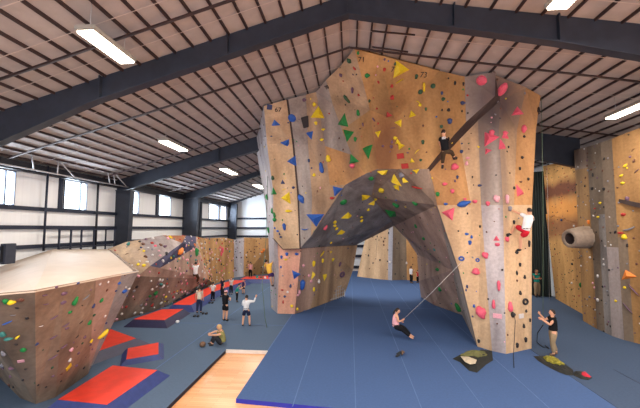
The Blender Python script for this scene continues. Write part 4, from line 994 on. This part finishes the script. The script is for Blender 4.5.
def stand(px, pf, ph, rz, *a, lift=0.0, **k):
    g = fl(px, pf) if not lift else atZ(px, pf, lift); top = onV(px, ph, g).z
    return person((g.x, g.y, g.z+.0), (top-g.z)/1.755, rz, *a, **k)
handsfront = dict(elL=(-.22, .02, 1.15), wrL=(-.1, .24, 1.2), elR=(.22, .02, 1.15), wrR=(.1, .24, 1.2))
GR = 'people standing together left of the tower'
# rz: 0 = back to the camera
stand(199, 313.3, 286.5, R(8), 'person in cream t-shirt and dark jeans, back turned, nearest the red mats', 'cream', 'jeans', 'dark')
stand(212.7, 301, 282, R(-12), 'person in white shirt and black trousers with dark ponytail, hands on hips', 'white', 'black', 'dark', pose=dict(elL=(-.36, -.05, 1.16), wrL=(-.17, .05, 1.03), elR=(.36, -.05, 1.16), wrR=(.17, .05, 1.03)), hairlong=True)
stand(222.3, 297, 277.5, R(150), 'person with long brown hair in a dark top, behind the person in the pinkish cap', 'navy', 'charcoal', 'brown', pose=dict(elR=(.28, .1, 1.5), wrR=(.16, .12, 1.68)), hairlong=True)
stand(231, 294.5, 277, R(170), 'person in pale pinkish white top and dark trousers, between brown-haired and teal-shirted people', 'white', 'charcoal', 'brown', pose=handsfront)
stand(236.8, 302, 283, R(-70), 'person in teal shirt and black trousers leaning forward to the right', 'teal', 'black', 'dark', pose=dict(chest=(0, .1, 1.27), neck=(0, .17, 1.42), head=(0, .22, 1.56), shL=(-.17, .12, 1.38), shR=(.17, .12, 1.38), elL=(-.2, .3, 1.2), wrL=(-.12, .48, 1.3), elR=(.2, .3, 1.2), wrR=(.12, .48, 1.3)))
stand(243.3, 294, 279, R(160), 'person in pink and navy outfit with dark hair, right of the teal-shirted one', 'purple', 'navy', 'dark', sleeve=0, leglen=1)
stand(225, 321, 290, R(-25), 'person in black t-shirt and black shorts with pinkish cap, back turned', 'black', 'black', 'brown', leglen=1, hat='pink', pose=dict(elR=(.25, .12, 1.17), wrR=(.1, .3, 1.22), elL=(-.22, .08, 1.17), wrL=(-.1, .3, 1.2)))
stand(246, 326.3, 295, R(0), 'person in white long-sleeved shirt and navy shorts raising right arm to the rope', 'white', 'navy', 'dark', sleeve=2, leglen=1, belt=True,
      pose=dict(elR=(.44, .05, 1.38), wrR=(.52, .08, 1.64), elL=(-.24, .06, 1.16), wrL=(-.12, .26, 1.15), knL=(-.17, .05, .5), knR=(.17, .05, .5), anL=(-.2, -.01, .09), anR=(.21, -.01, .09), hpL=(-.1, 0, .91), hpR=(.1, 0, .91)))
stand(250.3, 278, 261.8, R(5), 'person in pink top and black trousers standing on the farthest red mat', 'pink', 'black', 'dark', lift=.3, sleeve=1)
# far figures under the arch
stand(411.3, 283.3, 266.3, R(-60), 'person in white shirt and black trousers standing under the arch before the tan wall', 'white', 'black', 'dark', pose=dict(elR=(.2, .15, 1.25), wrR=(.1, .35, 1.35), elL=(-.2, .15, 1.2), wrL=(-.1, .38, 1.25)))
stand(417.8, 283, 270, R(40), 'person in red top and dark trousers, half hidden by the right leg of the arch', 'red', 'black', 'brown')
# belayer behind the tower
stand(537.4, 297, 269.5, R(195), 'person in teal t-shirt standing with hands joined beyond the right tower', 'teal', 'khaki', 'brown', skin=SK2, pose=handsfront)
# main belayer, looking up to the left
stand(554.2, 355.5, 309.5, R(80), 'person in black t-shirt and khaki trousers belaying, looking up beside the right tower', 'black', 'khaki', 'dark', shoe='shoe_b', belt=True, face=(0, .8, .75),
      pose=dict(neck=(0, .0, 1.475), head=(0, .0, 1.62), elL=(-.2, .16, 1.2), wrL=(-.1, .38, 1.36), elR=(.2, .2, 1.28), wrR=(.1, .40, 1.52), knL=(-.1, .07, .5), anL=(-.1, .04, .09), knR=(.13, .0, .5), anR=(.14, -.14, .09)))

def posed(anchor, flip, px, label, *a, scale=1.0, depthoff=None, **k):
    """joint positions given in the picture at the anchor's depth (plus offsets away from the camera)"""
    pose = {}; base = anchor
    n = Vector((base.x, base.y, 0)).normalized()
    for name, (x, y, *dz) in px.items():
        p = onV(x, y, base); d = (dz[0] if dz else 0)
        p = p+(p-CAM).normalized()*d; pose[name] = (p-Vector((base.x, base.y, 0)))/scale
    # complete the missing joints
    return person((base.x, base.y, 0), scale, 0, label, *a, pose=pose, **k)
# hanging belay seat: woman in pale top swinging low on the rope
an = fl(404, 340)
posed(an, 1, dict(pelvis=(396, 326), waist=(395.2, 322.3), chest=(395.6, 317.3), neck=(396.5, 313.5), head=(397.6, 310.9), shL=(394.4, 315.4, .14), elL=(396.6, 320.5, .2), wrL=(401, 321.3, .12),
    shR=(397, 315.8, -.14), elR=(398.4, 321.8, -.18), wrR=(402.3, 320.2, -.08), hpL=(396.8, 326.4, .09), hpR=(396.8, 327, -.09), knL=(403.6, 327.3, .1), knR=(402.8, 329.8, -.1), anL=(411, 335.3, .1), anR=(410.2, 336.8, -.1)),
    'person in pale top and black leggings sitting in a rope harness above blue mat', 'pink', 'black', 'dark', sleeve=0, face=(1, -.1, .1), hairlong=True, belt=True, toes=dict(L=(1, 0, -.3), R=(1, 0, -.3)), bare=True)
# climber on upper wall
h = A.hit(444, 150); an = h[0]+Vector((-.0, -.75, 0))
posed(an, 1, dict(pelvis=(445.2, 150.5, .0), waist=(444.8, 147), chest=(444, 141), neck=(443.8, 136.5), head=(443.6, 132.6), shL=(440.2, 138.5, 0), elL=(439.6, 142.5, .25), wrL=(441, 147, .4),
    shR=(447.6, 138.6, 0), elR=(447.5, 143.8, .05), wrR=(444.8, 149, -.02), hpL=(443.3, 151.5, 0), hpR=(447.3, 151.5, 0), knL=(443, 157.5, .2), knR=(451.3, 151.8, .2), anL=(442.6, 164.5, .3), anR=(454.2, 157, .35)),
    'climber in black t-shirt with white print hanging high on the diagonal ledge of the arch', 'black', 'brownolive', 'dark', face=(.5, .5, .1), belt=True, toes=dict(L=(0, .5, -1), R=(1, .5, -.2)))
pr = [o for o in bpy.data.objects if o.name.startswith('person')][-1]
bm = bmesh.new(); c = onV(443.8, 139.2, an)-Vector((an.x, an.y, 0)); n_ = (CAM-an); n_.z = 0; n_.normalize(); c += n_*.175
w_ = Vector((n_.y*-1, n_.x, 0))
for i, (dx, dz, ww, hh) in enumerate(((-.05, .03, .05, .04), (.0, .045, .05, .045), (.055, .04, .045, .04), (0, -.015, .15, .03))):
    q = c+w_*dx+Vector((0, 0, dz)); vs = [bm.verts.new(q+w_*a*ww*.5+Vector((0, 0, b*hh*.5))+n_*d) for d in (-.06, .0) for a, b in ((-1, -1), (1, -1), (1, 1), (-1, 1))]
    bm.faces.new(vs[4:]); bm.faces.new(vs[3::-1])
    for i in range(4): bm.faces.new((vs[i], vs[(i+1) % 4], vs[4+(i+1) % 4], vs[4+i]))
lmesh('shirt_print', bm, CL['white'], [c for c in pr.children if c.name.startswith('shirt')][0])
# climber in white shirt and red shorts on the right edge
h = A.hit(522, 232); an = h[0]+Vector((.0, -.8, 0))
posed(an, 1, dict(pelvis=(525.2, 230), waist=(526.3, 226.8), chest=(528.6, 219.8), neck=(529.3, 214.8), head=(529.3, 211.1), shL=(525, 215.8), elL=(517.5, 212.8, .15), wrL=(511.8, 210.2, .3),
    shR=(532.4, 217.2), elR=(531, 223, .3), wrR=(528, 221, .45), hpL=(523, 230, 0), hpR=(526.6, 232, 0), knL=(515, 225.5, .2), knR=(520.6, 237.6, .1), anL=(510.8, 233.6, .3), anR=(520.6, 249, .25)),
    'climber in white t-shirt and red shorts on the right edge of the tower', 'white', 'red', 'dark', leglen=1, face=(-.3, 1, .3), belt=True, toes=dict(L=(-1, .3, 0), R=(-.6, .6, -.2)))
# climber on the rear bouldering wall
h = C_.hit(195.5, 268) or C_.hit(197, 270); an = h[0]+(CAM-h[0]).normalized()*.45
posed(an, 1, dict(pelvis=(195.3, 274), waist=(195.4, 271.7), chest=(195.6, 268), neck=(195.8, 265.6), head=(195.9, 263.7), shL=(193.6, 266.4), elL=(191, 265.6, .1), wrL=(189, 263.2, .2),
    shR=(197.6, 266.6), elR=(199.3, 264.6, .2), wrR=(198.5, 262, .35), hpL=(194.4, 274.4), hpR=(196.4, 274.4), knL=(190.5, 275, .25), knR=(198.5, 278, .2), anL=(189.8, 280, .3), anR=(197, 282.5, .3)),
    'climber in white t-shirt clinging to the brown overhang of the rear bouldering wall', 'white', 'brownolive', 'dark', toes=dict(L=(-.5, .6, 0), R=(.5, .6, 0)))
# climber in yellow on the tower's side
h = A.hit(272, 270); an = (h[0] if h else atY(270, 270, 20.5))+Vector((-.45, -.6, 0))
posed(an, 1, dict(pelvis=(270.2, 272.8), waist=(269.3, 270.6), chest=(268.3, 266.3), neck=(267, 263.4), head=(266.1, 261.3), shL=(265.6, 264.8), elL=(264.6, 268, .2), wrL=(267, 270, .4),
    shR=(270.8, 264.5), elR=(273, 261.6, .1), wrR=(273.8, 258, .2), hpL=(269.3, 273.3), hpR=(271.5, 273.3), knL=(270.6, 278, -.05), knR=(274, 276.8, .1), anL=(272, 285, .1), anR=(274, 284, .2)),
    'climber in yellow t-shirt with purple shorts on the left edge of the tower', 'yellow', 'purple', 'dark', leglen=1, face=(.2, 1, .4), toes=dict(L=(.3, .8, -.2), R=(.3, .8, -.2)))
# seated person hugging the knees
an = fl(217, 344.5)
posed(an, 1, dict(pelvis=(221.8, 341.3), waist=(222.6, 338), chest=(222, 333.2), neck=(220.3, 330), head=(219.2, 327.3, -.05), shL=(219.8, 331.6, .18), elL=(215, 331.4, .24), wrL=(210.6, 333.4, .12),
    shR=(222.6, 333.4, -.16), elR=(217, 335, -.24), wrR=(210.8, 335.2, -.08), hpL=(220.6, 342.2, .1), hpR=(220.6, 342.6, -.1), knL=(214, 334.8, .14), knR=(214.6, 336, -.14), anL=(211.2, 342.9, .16), anR=(212.6, 344, -.14)),
    'person in olive t-shirt and dark trousers sitting on the grey mat hugging the knees', 'olive', 'charcoal', 'blond', face=(-1, -.1, -.35), toes=dict(L=(-1, 0, -.1), R=(-1, 0, -.1)))

# ------------------------------------------------------------------ ropes, bags and small things on the floor
def rope(name, pts, r, m, label, cat='rope'):
    return tag(rod(name, pts, r, m, None, 6), label, cat)
M['rope_w'] = mat('rope_pale', (196, 190, 190), .8); M['rope_g'] = mat('rope_green', (90, 110, 90), .8); M['rope_d'] = mat('rope_dark', (40, 44, 50), .8); M['rope_y'] = mat('rope_yellow', (200, 184, 44), .8); M['rope_r'] = mat('rope_red', (206, 50, 60), .8)
hn = onV(402, 320.5, fl(404, 340)); top_ = A.hit(461, 262)[0]+Vector((-.02, -.12, 0))
rope('climbing_rope', [hn, hn.lerp(top_, .5)+Vector((0, 0, -.05)), top_], .008, M['rope_w'], 'thin pale rope rising right from the seated person in the harness to the tower')
for (x0_, y0_, x1__, y1__, Y, mt, s) in ((546, 140, 549.3, 300, fl(549.3, 300).y, 'rope_w', 'pale rope hanging in the gap right of the tower'), (541.5, 98, 543, 326, 15.2, 'rope_g', 'greenish rope running down the right edge of the tower to the belayer')):
    rope('climbing_rope', [atY(x0_, y0_, Y), atY((x0_+x1__)/2+.8, (y0_+y1__)/2, Y), atY(x1__, y1__, Y)], .011, M[mt], s)
pB = fl(540, 345)
rope('climbing_rope', [onV(543, 325, fl(554, 355)), onV(537.5, 333, pB), fl(537, 343)+Vector((0, 0, .03)), fl(543, 347.5)+Vector((0, 0, .02)), fl(549, 349)+Vector((0, 0, .02)), fl(545, 346)+Vector((0, 0, .03))], .018, M['rope_d'], 'dark rope looping on the mat between the belayer and the tower')
rope('climbing_rope', [fl(514, 368)+Vector((0, 0, .012)), fl(513.5, 356)+Vector((0, 0, .02)), onV(513.5, 320, fl(513.5, 353.5))+Vector((0, -.15, 0)), A.hit(513, 314.5)[0]+Vector((0, -.1, 0))], .014, M['rope_d'], 'dark rope hanging down the front of the right tower onto the mat')
hs = onV(252.2, 294, fl(246, 326)); rt = A.hit(277, 225)[0]+Vector((-.05, -.2, 0))
rope('climbing_rope', [fl(267, 328)+Vector((0, 0, .015)), onV(265, 318, fl(266, 327)), onV(263.5, 300, fl(266, 327)), onV(262, 284, fl(266, 327)), atY(266, 240, 18.5), atY(268.5, 150, 20.3)], .015, M['rope_g'], 'thin greenish rope hanging beside the person in the white long-sleeved shirt')

def mound(name, pts, h, m, parent=None, seed=0, z0=.01):
    rnd = random.Random(seed); P_ = [fl(*p) for p in pts]; c = sum(P_, Vector())/len(P_); bm = bmesh.new(); n = len(P_); m_ = 4; rg = []
    for k in range(m_):
        f = 1-k/m_; rg.append([bm.verts.new((c.x+(p.x-c.x)*f, c.y+(p.y-c.y)*f, z0+h*(1-f**2)**.6*(1+rnd.uniform(-.35, .35)) if k else z0)) for p in P_])
    t = bm.verts.new((c.x, c.y, z0+h))
    for a, b in zip(rg, rg[1:]):
        for i in range(n): bm.faces.new((a[i], a[(i+1) % n], b[(i+1) % n], b[i]))
    for i in range(n): bm.faces.new((rg[-1][i], rg[-1][(i+1) % n], t))
    bm.faces.new(rg[0][::-1]); bmesh.ops.recalc_face_normals(bm, faces=bm.faces)
    return mesh(name, bm, m, parent), c
def coil(name, pts, h, r, m, parent, seed, loops=60):
    rnd = random.Random(seed); P_ = [fl(*p) for p in pts]; n = len(P_); c = sum(P_, Vector())/n; out = []
    for k in range(loops):
        i = rnd.randrange(n); f = rnd.uniform(.2, 1.0); p = P_[i].lerp(P_[(i+1) % n], rnd.random()); q = c.lerp(p, f); out.append(Vector((q.x, q.y, .03+h*(1-f*f)+rnd.uniform(0, .05))))
    sm = []
    for k in range(1, len(out)-1):
        for t in (0, .25, .5, .75):
            a = out[k-1].lerp(out[k], .5); b = out[k]; d = out[k].lerp(out[k+1], .5); sm.append(a*(1-t)**2+b*2*t*(1-t)+d*t*t)
    return rod(name, sm, r, m, parent, 5)
M['tarp_k'] = mat('tarp_black', (34, 36, 34), .8, 0, .1, 6, bump=.3); M['tarp_o'] = mat('tarp_olive', (106, 104, 62), .8, 0, .15, 6); M['tarp_c'] = mat('tarp_cream', (198, 184, 160), .8, 0, .1, 6); M['tarp_y'] = mat('rope_yellow_green', (150, 142, 50), .8, 0, .2, 9); M['tarp_red'] = mat('tarp_red', (200, 36, 60), .7)
o1 = [(452.5, 359), (460, 355), (468, 354.8), (477, 354), (484, 350), (492, 351), (493, 360.6), (486, 365), (477, 373), (469, 371), (460, 362.5)]
c = fl(473, 361); e = empty('rope_bag', (c.x, c.y, 0), 0, 'black and olive rope bag with cream patch spread on the blue mat near tower foot', 'rope bag')
mound('tarp', o1, .13, M['tarp_k'], e, 2)
mound('patch', [(461, 360.3), (469, 360.8), (477, 364), (476, 368), (470, 369), (465, 366)], .06, M['tarp_c'], e, 3, .14)['label'] if False else None
po, _ = mound('patch', [(460.5, 360.3), (469, 360.8), (477, 364), (475.5, 368), (470, 368.6), (465, 366)], .05, M['tarp_c'], e, 3, .15); po['label'] = 'cream patch'
coil('rope_coil', [(456, 358.5), (466, 356), (478, 356), (488, 354), (489, 359), (480, 361), (470, 359), (460, 360)], .20, .04, M['tarp_o'], e, 4, 130)['label'] = 'tangled olive rope'
o2 = [(533.3, 356.5), (540, 356), (546, 356.7), (552, 358.2), (560, 361), (567.5, 366), (573, 370), (574, 375.5), (567, 375.5), (560, 373), (552, 369.2), (545, 365.5), (538, 361)]
c = fl(556, 366); e = empty('rope_bag', (c.x, c.y, 0), 0, 'long rope bag with yellow green rope and red end lying near the belayer', 'rope bag')
mound('tarp', o2, .11, M['tarp_k'], e, 5)
coil('rope_coil', [(541, 358), (552, 360), (562, 364.5), (568, 369.5), (562, 370.5), (552, 366.5), (544, 362)], .17, .038, M['tarp_y'], e, 6, 130)['label'] = 'heap of yellow green rope'
pr_, _ = mound('bag_tail', [(574, 372), (580, 371.5), (587, 374), (592.5, 378.2), (588, 380.3), (581, 379.2), (574, 376)], .1, M['tarp_k'], e, 7); 
p2, _ = mound('bag_lining', [(579, 374.2), (586, 374.8), (591.5, 378.3), (586, 379.4), (580, 377.5)], .09, M['tarp_red'], e, 8, .04); p2['label'] = 'bright red end'
c = fl(400, 357); e = empty('rope_pile', (c.x, c.y, 0), 0, 'small brown and black pile of rope on the blue mat below seated person', 'rope')
coil('rope_coil', [(394, 358), (398, 355.5), (403.5, 353), (404.5, 358), (398, 359.5)], .1, .025, M['rope_d'], e, 9, 30)
coil('rope_end', [(400.5, 357), (401.5, 353.5), (404.5, 353), (404.5, 358)], .12, .03, M['shoe_b'], e, 10, 20)['label'] = 'brown rope end'
# little things
def shoes(px, py, label):
    g = fl(px, py); e = empty('climbing_shoes', g, 0, label, 'shoes')
    for dx in (-.1, .1):
        lmesh('shoe', skin_bm([({'h': (Vector((dx, -.08, .05)), .045), 'm': (Vector((dx, .02, .045)), .05), 't': (Vector((dx*1.1, .13, .035)), .035)}, [('h', 'm'), ('m', 't')], 'm')]), M['sole'], e)
shoes(196, 317, 'dark pair of shoes on the grey mat at the feet of the cream-shirted person')
shoes(204.5, 314.3, 'dark pair of shoes just right of the cream-shirted person')
shoes(210.8, 303.5, 'dark pair of shoes near the feet of the ponytailed person')
g = fl(202.5, 346.8); e = empty('chalk_bag', g, 0, 'small round brown chalk bag on the grey mat left of the seated person', 'bag')
bm = bmesh.new(); n = 14; rg = [[bm.verts.new((r_*cos(2*pi*i/n), r_*sin(2*pi*i/n), z)) for i in range(n)] for r_, z in ((.05, .005), (.11, .03), (.13, .10), (.11, .17), (.08, .2), (.06, .19), (.05, .14))]
for a, b in zip(rg, rg[1:]):
    for i in range(n): bm.faces.new((a[i], a[(i+1) % n], b[(i+1) % n], b[i]))
bm.faces.new(rg[-1]); bm.faces.new(rg[0][::-1]); lmesh('pouch', bm, M['shoe_b'], e)
g = fl(177.5, 323.2); e = empty('chalk_ball', (g.x, g.y, 0), 0, 'small white ball on the grey mat in front of the dark skirted red mat', 'ball')
bm = bmesh.new(); bmesh.ops.create_icosphere(bm, subdivisions=2, radius=.1)
for v in bm.verts: v.co.z = max(v.co.z*.8, -.08)+.08
lmesh('ball', bm, CL['white'], e)
g = fl(264, 277); e = empty('kit_pile', (g.x, g.y, .0), 0, 'green and blue pile of bags by the far red mat beside the tower', 'bag')
for q, (px_, mt) in enumerate(((257, CL['teal']), (261, HM['G']), (265, CL['white']), (269, HM['b']))):
    b_, _ = mound('bag', [(px_-2.3, 281), (px_, 279.5), (px_+2.3, 280.5), (px_+2, 283), (px_-2, 283)], .4, mt, e, 20+q)

# ------------------------------------------------------------------ daylight, added back fill and exposure
wd = bpy.data.worlds.new('sky'); scn.world = wd; wd.use_nodes = True
bg = wd.node_tree.nodes['Background']; bg.inputs[0].default_value = (.72, .86, 1, 1); bg.inputs[1].default_value = 5.5
for i, (a, b) in enumerate(wins):
    ld = bpy.data.lights.new('window_daylight', 'AREA'); ld.shape = 'RECTANGLE'; ld.size = b-a; ld.size_y = Z1-Z0; ld.energy = 230*(b-a); ld.color = (.75, .88, 1)
    lo = bpy.data.objects.new('window_daylight', ld); link(lo); lo.location = (-W-.35, (a+b)/2, (Z0+Z1)/2); lo.rotation_euler = (0, R(-90), R(0))
    lo.rotation_euler = (R(90), 0, R(-90))
e = struct(box('window_7', (-11, YB, .8), (11, YB+.12, 6.2), M['girt']))  # unseen frame and pane added to go with the fill light below
box('window_pane', (-10.85, YB+.12, .95), (10.85, YB+.13, 6.05), gm, e)
ld = bpy.data.lights.new('window_daylight', 'AREA'); ld.shape = 'RECTANGLE'; ld.size = 21.5; ld.size_y = 5; ld.energy = 1900; ld.color = (.72, .85, 1)  # cool fill added behind the camera to lift the lower walls
lo = bpy.data.objects.new('window_daylight', ld); link(lo); lo.location = (0, YB+.2, 3.5); lo.rotation_euler = (R(90), 0, 0)
vs = scn.view_settings; vs.view_transform = 'Standard'; vs.look = 'None'; vs.gamma = 1; vs.use_curve_mapping = False; vs.exposure = 0.0
